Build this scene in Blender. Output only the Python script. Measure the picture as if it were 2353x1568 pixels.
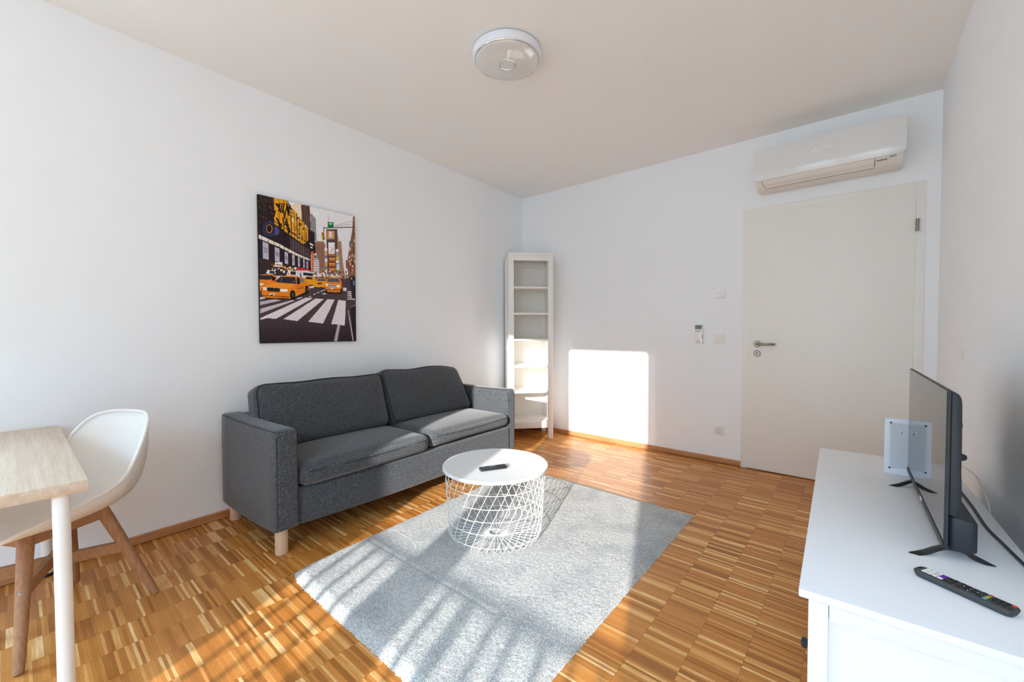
import bpy, bmesh, math, random
import numpy as np
from mathutils import Vector, Matrix, Quaternion

for o in list(bpy.data.objects):
    bpy.data.objects.remove(o, do_unlink=True)
S = bpy.context.scene
COL = S.collection
R = math.radians
rnd = random.Random(7)

# ------------------------------------------------------------------ camera, sky, sun, exposure
ROOM_W, ROOM_H, WALL_Y = 3.486, 2.702, -6.05
G = -0.0351                      # the sofa wall is not quite square to the door wall: x = G * y
cam_d = bpy.data.cameras.new('camera')
cam_d.sensor_width = 36.0
cam_d.lens = 36.0 * 956.7 / 2353.0
cam_d.shift_x = -0.6 / 2353.0
cam_d.clip_start = 0.05
cam = bpy.data.objects.new('camera', cam_d)
COL.objects.link(cam)
yaw, pit, rol = R(39.958), R(1.458), R(-0.1552)
fw = Vector((-math.sin(yaw) * math.cos(pit), math.cos(yaw) * math.cos(pit), -math.sin(pit)))
rt = Vector((math.cos(yaw), math.sin(yaw), 0))
up = rt.cross(fw)
rt, up = rt * math.cos(rol) + up * math.sin(rol), up * math.cos(rol) - rt * math.sin(rol)
cam.matrix_world = Matrix(((rt.x, up.x, -fw.x, 3.1004), (rt.y, up.y, -fw.y, -3.889), (rt.z, up.z, -fw.z, 1.148), (0, 0, 0, 1)))
S.camera = cam
S.view_settings.view_transform = 'Standard'
S.view_settings.look = 'None'
S.view_settings.exposure = 0.43
S.view_settings.gamma = 1.0
S.view_settings.use_curve_mapping = False
S.cycles.use_denoising = True
S.cycles.max_bounces = 14
S.cycles.diffuse_bounces = 10
S.cycles.glossy_bounces = 6
S.cycles.transparent_max_bounces = 12
S.cycles.sample_clamp_indirect = 8.0
S.cycles.caustics_reflective = False
S.cycles.caustics_refractive = False

SKY = 25.0
SUN = 7.8
w = bpy.data.worlds.new('sky')
S.world = w
w.use_nodes = True
nt = w.node_tree
nt.nodes.clear()
tc = nt.nodes.new('ShaderNodeTexCoord')
sx = nt.nodes.new('ShaderNodeSeparateXYZ')
mr = nt.nodes.new('ShaderNodeMapRange')
mr.inputs['From Min'].default_value = 0.36      # dark band under the sky, added to cut the low skylight
mr.inputs['From Max'].default_value = 0.42
mx = nt.nodes.new('ShaderNodeMix')
mx.data_type = 'RGBA'
mx.inputs['A'].default_value = (0.09, 0.115, 0.135, 1)
mx.inputs['B'].default_value = (0.42, 0.71, 1.0, 1)
bg = nt.nodes.new('ShaderNodeBackground')
bg.inputs['Strength'].default_value = SKY
wo = nt.nodes.new('ShaderNodeOutputWorld')
nt.links.new(tc.outputs['Generated'], sx.inputs[0])
nt.links.new(sx.outputs['Z'], mr.inputs['Value'])
nt.links.new(mr.outputs[0], mx.inputs['Factor'])
nt.links.new(mx.outputs['Result'], bg.inputs['Color'])
nt.links.new(bg.outputs[0], wo.inputs['Surface'])

SUN_DIR = Vector((-0.35, 0.937, -0.263)).normalized()
ld = bpy.data.lights.new('sun', 'SUN')
ld.energy = SUN
ld.angle = R(0.55)
ld.color = (1.0, 0.98, 0.94)
lo = bpy.data.objects.new('sun', ld)
lo.rotation_euler = SUN_DIR.to_track_quat('-Z', 'Y').to_euler()
lo.location = (5, -12, 5)
COL.objects.link(lo)


def sunx(s, y):                  # where the sun ray that meets the door wall at x = s passes the plane y
    return s - 0.374 * y


# ------------------------------------------------------------------ materials
def M(name, col, rough=0.5, metal=0.0, spec=0.5, coat=0.0, emit=None):
    m = bpy.data.materials.new(name)
    m.use_nodes = True
    b = m.node_tree.nodes['Principled BSDF']
    b.inputs['Base Color'].default_value = (*col, 1)
    b.inputs['Roughness'].default_value = rough
    b.inputs['Metallic'].default_value = metal
    b.inputs['Specular IOR Level'].default_value = spec
    b.inputs['Coat Weight'].default_value = coat
    return m


class NT:
    def __init__(s, m):
        s.t = m.node_tree
        s.b = s.t.nodes['Principled BSDF']

    def n(s, kind, **kw):
        x = s.t.nodes.new('ShaderNode' + kind)
        for k, v in kw.items():
            setattr(x, k, v)
        return x

    def l(s, a, b):
        s.t.links.new(a, b)

    def math(s, op, a, b=None, c=None):
        x = s.n('Math', operation=op)
        for i, v in enumerate((a, b, c)):
            if v is None:
                continue
            if isinstance(v, (int, float)):
                x.inputs[i].default_value = v
            else:
                s.l(v, x.inputs[i])
        return x.outputs[0]

    def ramp(s, fac, stops, interp='LINEAR'):
        x = s.n('ValToRGB')
        x.color_ramp.interpolation = interp
        e = x.color_ramp.elements
        while len(e) > 1:
            e.remove(e[-1])
        e[0].position, e[0].color = stops[0][0], (*stops[0][1], 1)
        for p, c in stops[1:]:
            k = e.new(p)
            k.color = (*c, 1)
        s.l(fac, x.inputs[0])
        return x.outputs[0]

    def bump(s, h, strength, dist):
        x = s.n('Bump')
        x.inputs['Strength'].default_value = strength
        x.inputs['Distance'].default_value = dist
        s.l(h, x.inputs['Height'])
        s.l(x.outputs[0], s.b.inputs['Normal'])

    def noise(s, vec, scale, detail=3, rough=0.5):
        x = s.n('TexNoise')
        x.inputs['Scale'].default_value = scale
        x.inputs['Detail'].default_value = detail
        x.inputs['Roughness'].default_value = rough
        if vec is not None:
            s.l(vec, x.inputs['Vector'])
        return x.outputs['Fac']

    def mul(s, a, b, fac=1.0):
        x = s.n('Mix', data_type='RGBA', blend_type='MULTIPLY')
        x.inputs['Factor'].default_value = fac
        s.l(a, x.inputs['A'])
        s.l(b, x.inputs['B'])
        return x.outputs['Result']

    def obj(s):
        return s.n('TexCoord').outputs['Object']

    def scale(s, vec, xyz):
        x = s.n('Mapping')
        x.inputs['Scale'].default_value = xyz
        s.l(vec, x.inputs['Vector'])
        return x.outputs[0]


def plaster(name, col):
    m = M(name, col, 0.9, spec=0.2)
    t = NT(m)
    g = t.n('NewGeometry').outputs['Position']
    t.bump(t.noise(g, 160, 3), 0.12, 0.002)
    return m


def wood(name, dark, light, axis, rough=0.5, sc=6.0, stretch=14.0):
    m = M(name, light, rough)
    t = NT(m)
    s = [stretch] * 3
    s[axis] = 1.0
    v = t.scale(t.obj(), s)
    n1 = t.noise(v, sc, 6, 0.6)
    n2 = t.noise(v, sc * 6, 3, 0.7)
    f = t.math('ADD', t.math('MULTIPLY', n1, 0.65), t.math('MULTIPLY', n2, 0.35))
    t.l(t.ramp(f, [(0.36, dark), (0.62, light)]), t.b.inputs['Base Color'])
    return m


def parquet():
    m = M('oak_mosaic_parquet', (0.4, 0.2, 0.08), 0.34, spec=0.4)
    t = NT(m)
    g = t.n('NewGeometry').outputs['Position']
    sp = t.n('SeparateXYZ')
    t.l(g, sp.inputs[0])
    cx = t.math('DIVIDE', t.math('SUBTRACT', sp.outputs['X'], 0.11), 0.1585)
    ci = t.math('FLOOR', cx)

    def wn(a, b, c=0.0):
        x = t.n('TexWhiteNoise', noise_dimensions='3D')
        k = t.n('CombineXYZ')
        for i, q in enumerate((a, b, c)):
            if isinstance(q, (int, float)):
                k.inputs[i].default_value = q
            else:
                t.l(q, k.inputs[i])
        t.l(k.outputs[0], x.inputs['Vector'])
        return x.outputs['Value']
    off = t.math('MULTIPLY', wn(ci, 3.3), 0.3)
    yy = t.math('ADD', sp.outputs['Y'], off)
    ry = t.math('DIVIDE', yy, 0.0098)
    rj = t.math('FLOOR', ry)
    rk = t.math('FLOOR', t.math('DIVIDE', yy, 0.0196))
    a = wn(ci, rj, 1.0)
    b = wn(ci, rk, 2.0)
    pick = t.math('GREATER_THAN', wn(ci, rk, 5.0), 0.66)     # some neighbouring lamellas are cut from one board
    tone = t.math('ADD', t.math('MULTIPLY', a, t.math('SUBTRACT', 1.0, pick)), t.math('MULTIPLY', b, pick))
    # grain along x, shifted from lamella to lamella
    k = t.n('CombineXYZ')
    t.l(t.math('ADD', t.math('MULTIPLY', sp.outputs['X'], 9.0), t.math('MULTIPLY', a, 31.0)), k.inputs[0])
    t.l(t.math('MULTIPLY', yy, 110.0), k.inputs[1])
    t.l(t.math('MULTIPLY', b, 17.0), k.inputs[2])
    gr = t.noise(k.outputs[0], 1.6, 5, 0.65)
    f = t.math('ADD', tone, t.math('MULTIPLY', t.math('SUBTRACT', gr, 0.5), 0.45))
    c = t.ramp(f, [(0.0, PQ[0]), (0.28, PQ[1]), (0.70, PQ[2]), (0.88, PQ[3]), (1.0, PQ[4])])
    sx_ = t.math('LESS_THAN', t.math('FRACT', cx), 0.009)
    sy_ = t.math('LESS_THAN', t.math('FRACT', ry), 0.07)
    seam = t.math('MAXIMUM', sx_, t.math('MULTIPLY', sy_, 0.6))
    sc_ = t.ramp(seam, [(0.0, (1, 1, 1)), (1.0, (0.55, 0.5, 0.45))])
    t.l(t.mul(c, sc_), t.b.inputs['Base Color'])
    r = t.math('ADD', 0.30, t.math('MULTIPLY', gr, 0.16))
    t.l(r, t.b.inputs['Roughness'])
    t.bump(gr, 0.06, 0.001)
    return m


PQ = [(0.33, 0.115, 0.020), (0.47, 0.174, 0.033), (0.55, 0.215, 0.045), (0.67, 0.33, 0.098), (0.80, 0.51, 0.23)]


def fabric():
    m = M('woven_melange_fabric', (0.05, 0.05, 0.06), 0.95, spec=0.15)
    t = NT(m)
    o = t.obj()
    n = t.noise(o, 250, 2, 0.75)
    n2 = t.noise(o, 800, 2, 0.6)
    f = t.math('ADD', t.math('MULTIPLY', n, 0.7), t.math('MULTIPLY', n2, 0.3))
    c = t.ramp(f, [(0.33, (0.008, 0.012, 0.020)), (0.46, (0.036, 0.042, 0.053)), (0.56, (0.090, 0.094, 0.100)), (0.69, (0.30, 0.29, 0.265))])
    t.l(c, t.b.inputs['Base Color'])
    t.b.inputs['Sheen Weight'].default_value = 0.25
    t.bump(f, 0.5, 0.0015)
    return m


def pile():
    m = M('grey_pile', (0.42, 0.42, 0.42), 1.0, spec=0.05)
    t = NT(m)
    g = t.n('NewGeometry').outputs['Position']
    n = t.noise(g, 190, 2, 0.75)
    big = t.noise(g, 5.5, 4, 0.55)
    c1 = t.ramp(n, [(0.32, (0.225, 0.219, 0.212)), (0.5, (0.40, 0.392, 0.376)), (0.66, (0.60, 0.585, 0.555))])
    c2 = t.ramp(big, [(0.35, (0.80, 0.81, 0.83)), (0.52, (1, 1, 1)), (0.7, (1.05, 1.05, 1.04))])
    t.l(t.mul(c1, c2), t.b.inputs['Base Color'])
    t.b.inputs['Sheen Weight'].default_value = 0.2
    t.b.inputs['Sheen Roughness'].default_value = 0.6
    t.bump(n, 0.6, 0.0025)
    return m


def speck(name, col, rough, scale, amt):
    m = M(name, col, rough)
    t = NT(m)
    n = t.noise(t.obj(), scale, 2)
    t.bump(n, amt, 0.0005)
    return m


MAT = {}
MAT['wall'] = plaster('white_wall_plaster', (0.895, 0.92, 0.945))
MAT['ceiling'] = plaster('white_ceiling_plaster', (0.90, 0.895, 0.88))
MAT['floor'] = parquet()
MAT['skirting'] = wood('oak_skirting', (0.40, 0.170, 0.060), (0.55, 0.265, 0.110), 1, 0.45, 5)
MAT['skirting_x'] = wood('oak_skirting_back', (0.40, 0.170, 0.060), (0.55, 0.265, 0.110), 0, 0.45, 5)
MAT['door'] = M('cream_white_door_laminate', (0.86, 0.85, 0.805), 0.45)
MAT['steel'] = M('brushed_steel', (0.30, 0.275, 0.225), 0.34, 1.0)
MAT['black'] = M('black_plastic', (0.012, 0.013, 0.015), 0.45)
MAT['dark'] = M('charcoal_plastic', (0.020, 0.023, 0.029), 0.5)
MAT['grey'] = M('grey_plastic', (0.2, 0.21, 0.22), 0.5)
MAT['void'] = M('dark_opening', (0.006, 0.006, 0.006), 0.9)
MAT['fabric'] = fabric()
MAT['piping'] = M('dark_piping', (0.018, 0.020, 0.025), 0.9)
MAT['beech'] = wood('pale_beech', (0.62, 0.42, 0.27), (0.72, 0.52, 0.36), 2, 0.5)
MAT['rug'] = pile()
MAT['metal'] = speck('white_powder_coat', (0.80, 0.79, 0.765), 0.42, 900, 0.05)
MAT['lacquer'] = M('white_lacquer', (0.74, 0.745, 0.75), 0.38)
MAT['stain'] = speck('white_stained_wood', (0.84, 0.845, 0.86), 0.42, 60, 0.05)
MAT['case'] = speck('white_stained_case', (0.88, 0.865, 0.835), 0.5, 60, 0.05)
MAT['oaktop'] = wood('pale_oak_laminate', (0.58, 0.43, 0.30), (0.74, 0.61, 0.475), 0, 0.45, 2.6, 22)
MAT['walnut'] = wood('brown_beech', (0.27, 0.122, 0.052), (0.42, 0.212, 0.098), 2, 0.5, 8)
MAT['walnut_h'] = wood('brown_beech_rail', (0.27, 0.122, 0.052), (0.42, 0.212, 0.098), 0, 0.5, 8)
MAT['shell'] = M('white_polypropylene', (0.78, 0.76, 0.72), 0.5)
MAT['plastic'] = M('white_plastic', (0.90, 0.90, 0.895), 0.4)
MAT['cream'] = M('cream_plastic', (0.84, 0.82, 0.775), 0.4)
MAT['acplastic'] = M('white_gloss_plastic', (0.78, 0.785, 0.775), 0.10, coat=0.3)
MAT['acbody'] = M('ivory_plastic', (0.78, 0.73, 0.665), 0.4)
MAT['silver'] = M('silver_print', (0.95, 0.95, 0.96), 0.35)
MAT['bolt'] = M('zinc_bolt', (0.35, 0.48, 0.55), 0.25, 1.0)
MAT['rubber'] = M('black_rubber', (0.01, 0.01, 0.01), 0.7)
MAT['chrome'] = M('polished_chrome', (0.8, 0.8, 0.8), 0.08, 1.0)
MAT['diffuser'] = M('opal_glass', (0.74, 0.735, 0.72), 0.06, coat=0.6)
MAT['lampring'] = speck('frosted_white_ring', (0.80, 0.83, 0.90), 0.5, 300, 0.1)
MAT['screen'] = M('glossy_black_screen', (0.012, 0.012, 0.013), 0.015, spec=0.75)
MAT['lcd'] = M('green_grey_lcd', (0.10, 0.14, 0.085), 0.2)
MAT['lcdgrey'] = M('grey_lcd', (0.30, 0.31, 0.31), 0.2)
MAT['concrete'] = speck('balcony_concrete', (0.42, 0.41, 0.39), 0.9, 30, 0.2)
MAT['paint_grey'] = M('grey_railing_paint', (0.16, 0.16, 0.17), 0.5)
MAT['frame'] = M('white_window_frame', (0.8, 0.8, 0.8), 0.4)
MAT['cable'] = M('white_cable', (0.75, 0.75, 0.74), 0.5)
MAT['router'] = M('pale_blue_white_plastic', (0.74, 0.79, 0.88), 0.4)
for nm, c in dict(red=(0.75, 0.02, 0.015), green=(0.08, 0.55, 0.03), orange=(0.95, 0.30, 0.01), blue=(0.03, 0.42, 0.85), purple=(0.16, 0.01, 0.42), pink=(0.80, 0.62, 0.58)).items():
    MAT[nm] = M(nm + '_button', c, 0.45)
MAT['remote'] = M('dark_grey_plastic', (0.050, 0.051, 0.055), 0.5)
MAT['key'] = M('black_button', (0.012, 0.013, 0.014), 0.5)
MAT['mark'] = M('white_print', (0.62, 0.72, 0.75), 0.5)


def glass(tint=1.0):
    m = bpy.data.materials.new('window_glass')
    m.use_nodes = True
    t = m.node_tree
    t.nodes.clear()
    tr = t.nodes.new('ShaderNodeBsdfTransparent')
    tr.inputs['Color'].default_value = (tint, tint, tint, 1)
    gl = t.nodes.new('ShaderNodeBsdfGlossy')
    gl.inputs['Roughness'].default_value = 0.02
    mi = t.nodes.new('ShaderNodeMixShader')
    mi.inputs[0].default_value = 0.06
    o = t.nodes.new('ShaderNodeOutputMaterial')
    t.links.new(tr.outputs[0], mi.inputs[1])
    t.links.new(gl.outputs[0], mi.inputs[2])
    t.links.new(mi.outputs[0], o.inputs['Surface'])
    return m


MAT['glass'] = glass()
MAT['tinted'] = glass(0.22)



# ------------------------------------------------------------------ mesh helpers
class MB:
    def __init__(s):
        s.bm = bmesh.new()

    def _take(s, b2, mi=0, mat=None):
        if mat is not None:
            bmesh.ops.transform(b2, matrix=mat, verts=b2.verts)
        vm = {}
        for v in b2.verts:
            vm[v] = s.bm.verts.new(v.co)
        for f in b2.faces:
            try:
                nf = s.bm.faces.new([vm[v] for v in f.verts])
                nf.material_index = mi
            except ValueError:
                pass
        b2.free()
        return s

    def box(s, x0, x1, y0, y1, z0, z1, bev=0.0, seg=2, mi=0, mat=None):
        b = bmesh.new()
        bmesh.ops.create_cube(b, size=1)
        for v in b.verts:
            v.co = Vector(((x0 + x1) / 2 + v.co.x * (x1 - x0), (y0 + y1) / 2 + v.co.y * (y1 - y0), (z0 + z1) / 2 + v.co.z * (z1 - z0)))
        if bev > 0:
            bmesh.ops.bevel(b, geom=list(b.edges), offset=bev, segments=seg, profile=0.5, affect='EDGES')
        return s._take(b, mi, mat)

    def mesh(s, verts, faces, mi=0):
        vs = [s.bm.verts.new(v) for v in verts]
        for f in faces:
            try:
                s.bm.faces.new([vs[i] for i in f]).material_index = mi
            except ValueError:
                pass
        return s

    def tube(s, pts, r, n=8, closed=False, mi=0, flat=None):
        pts = [Vector(p) for p in pts]
        N = len(pts)
        rs = r if isinstance(r, (list, tuple)) else [r] * N
        rings = []
        nrm = None
        for i, p in enumerate(pts):
            a = pts[(i - 1) % N] if (closed or i > 0) else p
            b = pts[(i + 1) % N] if (closed or i < N - 1) else p
            t = (b - a).normalized()
            if nrm is None:
                nrm = t.orthogonal().normalized() if flat is None else (Vector(flat) - t * t.dot(Vector(flat))).normalized()
            else:
                nrm = (nrm - t * nrm.dot(t)).normalized()
            bi = t.cross(nrm)
            rings.append([s.bm.verts.new(p + (nrm * math.cos(2 * math.pi * k / n) + bi * math.sin(2 * math.pi * k / n)) * rs[i]) for k in range(n)])
        m = N if closed else N - 1
        for i in range(m):
            A, B = rings[i], rings[(i + 1) % N]
            for k in range(n):
                s.bm.faces.new((A[k], A[(k + 1) % n], B[(k + 1) % n], B[k])).material_index = mi
        if not closed:
            s.bm.faces.new(rings[0][::-1]).material_index = mi
            s.bm.faces.new(rings[-1]).material_index = mi
        return s

    def bar(s, p, q, wd, ht, upv=(0, 0, 1), taper=1.0, mi=0):     # square bar from p to q
        p, q = Vector(p), Vector(q)
        t = (q - p).normalized()
        u = (Vector(upv) - t * t.dot(Vector(upv))).normalized()
        b = t.cross(u)
        vs = []
        for c, k in ((p, 1.0), (q, taper)):
            for sx_, sz_ in ((-1, -1), (1, -1), (1, 1), (-1, 1)):
                vs.append(c + b * (sx_ * wd / 2 * k) + u * (sz_ * ht / 2 * k))
        return s.mesh(vs, [(3, 2, 1, 0), (4, 5, 6, 7), (0, 1, 5, 4), (1, 2, 6, 5), (2, 3, 7, 6), (3, 0, 4, 7)], mi)

    def lathe(s, prof, n=48, c=(0, 0, 0), mi=0, mat=None):
        b = bmesh.new()
        rings = []
        for r, z in prof:
            if r < 1e-6:
                rings.append([b.verts.new((c[0], c[1], c[2] + z))])
            else:
                rings.append([b.verts.new((c[0] + r * math.cos(2 * math.pi * k / n), c[1] + r * math.sin(2 * math.pi * k / n), c[2] + z)) for k in range(n)])
        for A, B in zip(rings, rings[1:]):
            for k in range(n):
                k2 = (k + 1) % n
                if len(A) == 1 and len(B) == 1:
                    continue
                if len(A) == 1:
                    b.faces.new((A[0], B[k2], B[k]))
                elif len(B) == 1:
                    b.faces.new((A[k], A[k2], B[0]))
                else:
                    b.faces.new((A[k], A[k2], B[k2], B[k]))
        bmesh.ops.recalc_face_normals(b, faces=b.faces)
        return s._take(b, mi, mat)

    def prism(s, poly, frame, a0, a1, bev=0.0, mi=0):    # poly 2d points; frame maps (u, v, w) to xyz
        b = bmesh.new()
        lo_ = [b.verts.new(frame(u, v, a0)) for u, v in poly]
        hi_ = [b.verts.new(frame(u, v, a1)) for u, v in poly]
        b.faces.new(lo_[::-1])
        b.faces.new(hi_)
        n = len(poly)
        for i in range(n):
            b.faces.new((lo_[i], lo_[(i + 1) % n], hi_[(i + 1) % n], hi_[i]))
        bmesh.ops.recalc_face_normals(b, faces=b.faces)
        if bev:
            bmesh.ops.bevel(b, geom=list(b.edges), offset=bev, segments=2, profile=0.5, affect='EDGES')
        return s._take(b, mi)

    def build(s, name, mat, parent=None, angle=35):
        bmesh.ops.recalc_face_normals(s.bm, faces=s.bm.faces)
        me = bpy.data.meshes.new(name)
        s.bm.to_mesh(me)
        s.bm.free()
        for m in (mat if isinstance(mat, (list, tuple)) else [mat]):
            me.materials.append(MAT[m] if isinstance(m, str) else m)
        me.polygons.foreach_set('use_smooth', [True] * len(me.polygons))
        me.set_sharp_from_angle(angle=R(angle))
        o = bpy.data.objects.new(name, me)
        COL.objects.link(o)
        if parent is not None:
            o.parent = parent
        return o


def thing(name, label, cat, loc=(0, 0, 0), rz=0.0, group=None):
    o = bpy.data.objects.new(name, None)
    COL.objects.link(o)
    o.empty_display_size = 0.05
    o.location = loc
    o.rotation_euler = (0, 0, rz)
    o['label'] = label
    o['category'] = cat
    if group:
        o['group'] = group
    return o


def struct(name, loc=(0, 0, 0), rz=0.0):
    o = bpy.data.objects.new(name, None)
    COL.objects.link(o)
    o.empty_display_size = 0.05
    o.location = loc
    o.rotation_euler = (0, 0, rz)
    o['kind'] = 'structure'
    return o


def S1(o):
    o['kind'] = 'structure'
    return o


def text(name, body, size, parent, mat, origin, right, upv, depth=0.0006, align='LEFT', sx=1.0, off=0.0):
    cu = bpy.data.curves.new(name, 'FONT')
    cu.body = body
    cu.size = size
    cu.extrude = depth
    cu.offset = off
    cu.align_x = align
    tmp = bpy.data.objects.new(name + '_curve', cu)
    COL.objects.link(tmp)
    dg = bpy.context.evaluated_depsgraph_get()
    me = bpy.data.meshes.new_from_object(tmp.evaluated_get(dg))
    bpy.data.objects.remove(tmp, do_unlink=True)
    r_, u_ = Vector(right).normalized(), Vector(upv).normalized()
    n_ = r_.cross(u_)
    mt = Matrix(((r_.x * sx, u_.x, n_.x, origin[0]), (r_.y * sx, u_.y, n_.y, origin[1]), (r_.z * sx, u_.z, n_.z, origin[2]), (0, 0, 0, 1)))
    me.transform(mt)
    me.materials.clear()
    me.materials.append(MAT[mat])
    o = bpy.data.objects.new(name, me)
    COL.objects.link(o)
    o.parent = parent
    return o


def arc(cx, cy, r, a0, a1, n=8):
    return [(cx + r * math.cos(R(a0 + (a1 - a0) * i / n)), cy + r * math.sin(R(a0 + (a1 - a0) * i / n))) for i in range(n + 1)]


def rrect(x0, x1, y0, y1, r, n=6):
    return arc(x1 - r, y0 + r, r, -90, 0, n) + arc(x1 - r, y1 - r, r, 0, 90, n) + arc(x0 + r, y1 - r, r, 90, 180, n) + arc(x0 + r, y0 + r, r, 180, 270, n)


# ------------------------------------------------------------------ the room
YF = WALL_Y
XE = 4.6                          # unseen widening, added so the windows stand farther back for evener light
b = MB(); b.box(-0.3, XE + 0.3, YF - 0.1, 0.25, -0.12, 0.0)
S1(b.build('floor', 'floor'))
b = MB(); b.box(-0.3, XE + 0.3, YF - 0.1, 0.25, ROOM_H, ROOM_H + 0.12)
S1(b.build('ceiling', 'ceiling'))
# wall along the sofa: a slab turned by two degrees, with an opening for the added fill window
ly = YF - 0.1
WY0, WY1, WZ0, WZ1 = -5.80, -4.60, 0.30, 2.55
b = MB()
for (ya, yb, za, zb) in ((WY1, 0.25, 0, ROOM_H), (ly, WY0, 0, ROOM_H), (WY0, WY1, 0, WZ0), (WY0, WY1, WZ1, ROOM_H)):
    b.mesh([(G * yb, yb, za), (G * ya, ya, za), (G * ya - 0.15, ya, za), (G * yb - 0.15, yb, za),
            (G * yb, yb, zb), (G * ya, ya, zb), (G * ya - 0.15, ya, zb), (G * yb - 0.15, yb, zb)],
           [(0, 1, 2, 3), (4, 5, 6, 7), (0, 1, 5, 4), (1, 2, 6, 5), (2, 3, 7, 6), (3, 0, 4, 7)])
S1(b.build('wall_left', 'wall'))
DX0, DX1, DZ1 = 2.340, 3.416, 2.135          # door frame, outside edges
b = MB()
b.box(-0.2, DX0 + 0.01, 0, 0.2, 0, ROOM_H)
b.box(DX1 - 0.01, ROOM_W + 0.2, 0, 0.2, 0, ROOM_H)
b.box(DX0 + 0.01, DX1 - 0.01, 0, 0.2, DZ1 - 0.01, ROOM_H)
S1(b.build('wall_back', 'wall'))
wr = MB(); wr.box(ROOM_W, ROOM_W + 0.2, -3.7, 0.0, 0, ROOM_H); wr.box(ROOM_W + 0.2, XE + 0.2, -3.7, -3.5, 0, ROOM_H); wr.box(XE, XE + 0.2, YF - 0.1, -3.7, 0, ROOM_H)
wr = S1(wr.build('wall_right', 'wall'))
pm = MB()
pm.lathe([(0, 0.006), (0.008, 0.005), (0.013, 0.002), (0.016, 0.0)], 20, mat=Matrix.Translation((ROOM_W, -0.91, 1.021)) @ Matrix.Rotation(R(-90), 4, 'Y') @ Matrix.Diagonal((1.7, 0.7, 1, 1)))
pm.build('plaster_patch', 'acbody', wr)
# wall with the two balcony door panes, behind the camera
WT = 0.06
TOP = 2.631
PX = [sunx(-0.03, YF), sunx(0.453, YF), sunx(0.668, YF), sunx(1.525, YF) + 0.022]
b = MB()
b.box(-0.2, PX[0], YF - WT, YF, 0, ROOM_H)
b.box(PX[1], PX[2], YF - WT, YF, 0, TOP)
SL = (sunx(1.540, YF), sunx(1.604, YF) + 0.022)
b.box(PX[3], SL[0], YF - WT, YF, 0, TOP)
b.box(SL[1], XE + 0.2, YF - WT, YF, 0, ROOM_H)
b.box(PX[0], SL[1], YF - WT, YF, TOP, ROOM_H)
S1(b.build('wall_front', 'wall'))
wn_ = struct('window_1')
for i in (0, 2):
    x0, x1 = PX[i], PX[i + 1]
    gp = MB(); gp.box(x0, x1, YF - 0.036, YF - 0.030, 0.0, TOP)
    gp.build('pane', 'glass', wn_)
gp = MB(); gp.box(SL[0], SL[1], YF - 0.036, YF - 0.030, 0.0, TOP)
gp.build('sun_slit', 'tinted', wn_)  # tinted slit, added to throw a weak stripe of sun on the door wall
b = MB(); b.box(PX[0] - 0.1, PX[3] + 0.06, YF, YF + 0.012, TOP, TOP + 0.06, 0.003)
b.build('window_frame', 'frame', wn_)

w2 = struct('fill_window')          # unseen window, added in the left wall as fill light
gp = MB(); gp.mesh([(G * WY0 - 0.08, WY0, WZ0), (G * WY1 - 0.08, WY1, WZ0), (G * WY1 - 0.08, WY1, WZ1), (G * WY0 - 0.08, WY0, WZ1)], [(0, 1, 2, 3)])
gp.build('pane', 'glass', w2)
b = MB(); b.box(0.16, 0.20, WY0 - 0.05, WY1 + 0.05, WZ0 - 0.04, WZ0, 0.003)
b.build('fill_window_sill', 'frame', w2)

# skirting boards
b = MB()
sk = 0.047
y0_, y1_ = YF, -0.0
b.mesh([(G * y0_, y0_, 0.004), (G * y1_, y1_, 0.004), (G * y1_ + 0.014, y1_, 0.004), (G * y0_ + 0.014, y0_, 0.004),
        (G * y0_, y0_, sk), (G * y1_, y1_, sk), (G * y1_ + 0.011, y1_, sk), (G * y0_ + 0.011, y0_, sk),
        (G * y0_ + 0.014, y0_, sk - 0.003), (G * y1_ + 0.014, y1_, sk - 0.003)],
       [(0, 1, 2, 3), (4, 5, 6, 7), (3, 2, 9, 8), (8, 9, 6, 7), (0, 3, 8, 7, 4), (1, 5, 6, 9, 2), (0, 4, 5, 1)])
S1(b.build('baseboard_left', 'skirting'))
b = MB(); b.box(0.0, DX0 - 0.002, -0.014, 0.0, 0.004, sk, 0.002)
S1(b.build('baseboard_back', 'skirting_x'))
b = MB(); b.box(ROOM_W - 0.014, ROOM_W, -3.68, -0.016, 0.004, sk, 0.002)
S1(b.build('baseboard_right', 'skirting'))

# door
dr = struct('door_1')
LX0, LX1, LZ1 = 2.378, 3.370, 2.096
fr = MB()
for (x0, x1, z0, z1) in ((DX0, LX0 + 0.012, 0, DZ1), (LX1 - 0.012, DX1, 0, DZ1), (LX0 + 0.012, LX1 - 0.012, LZ1 - 0.012, DZ1)):
    fr.box(x0, x1, -0.012, 0.05, z0, z1, 0.0025)
fr.build('door_frame', 'door', dr)
lf = MB(); lf.box(LX0, LX1, -0.020, 0.022, 0.007, LZ1, 0.003)
lf.build('door_leaf', 'door', dr)
vd = MB(); vd.box(LX0, LX1, 0.06, 0.15, -0.0, LZ1)
vd.build('door_rebate', 'door', dr)
ry = Matrix.Rotation(R(90), 4, 'X')          # lathe axis along -y
hd = MB()
hd.lathe([(0, 0.008), (0.022, 0.008), (0.0255, 0.005), (0.0265, 0)], 32, mat=Matrix.Translation((2.4535, -0.020, 1.032)) @ ry)
hd.lathe([(0, 0.03), (0.0085, 0.03), (0.0085, 0)], 16, mat=Matrix.Translation((2.4535, -0.020, 1.032)) @ ry)
hp = [(2.4535, -0.045, 1.032), (2.456, -0.060, 1.032), (2.464, -0.069, 1.032), (2.478, -0.072, 1.032), (2.53, -0.072, 1.032), (2.562, -0.070, 1.032), (2.572, -0.064, 1.032), (2.575, -0.052, 1.032), (2.575, -0.036, 1.032)]
hd.tube(hp, 0.0092, 14)
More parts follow.
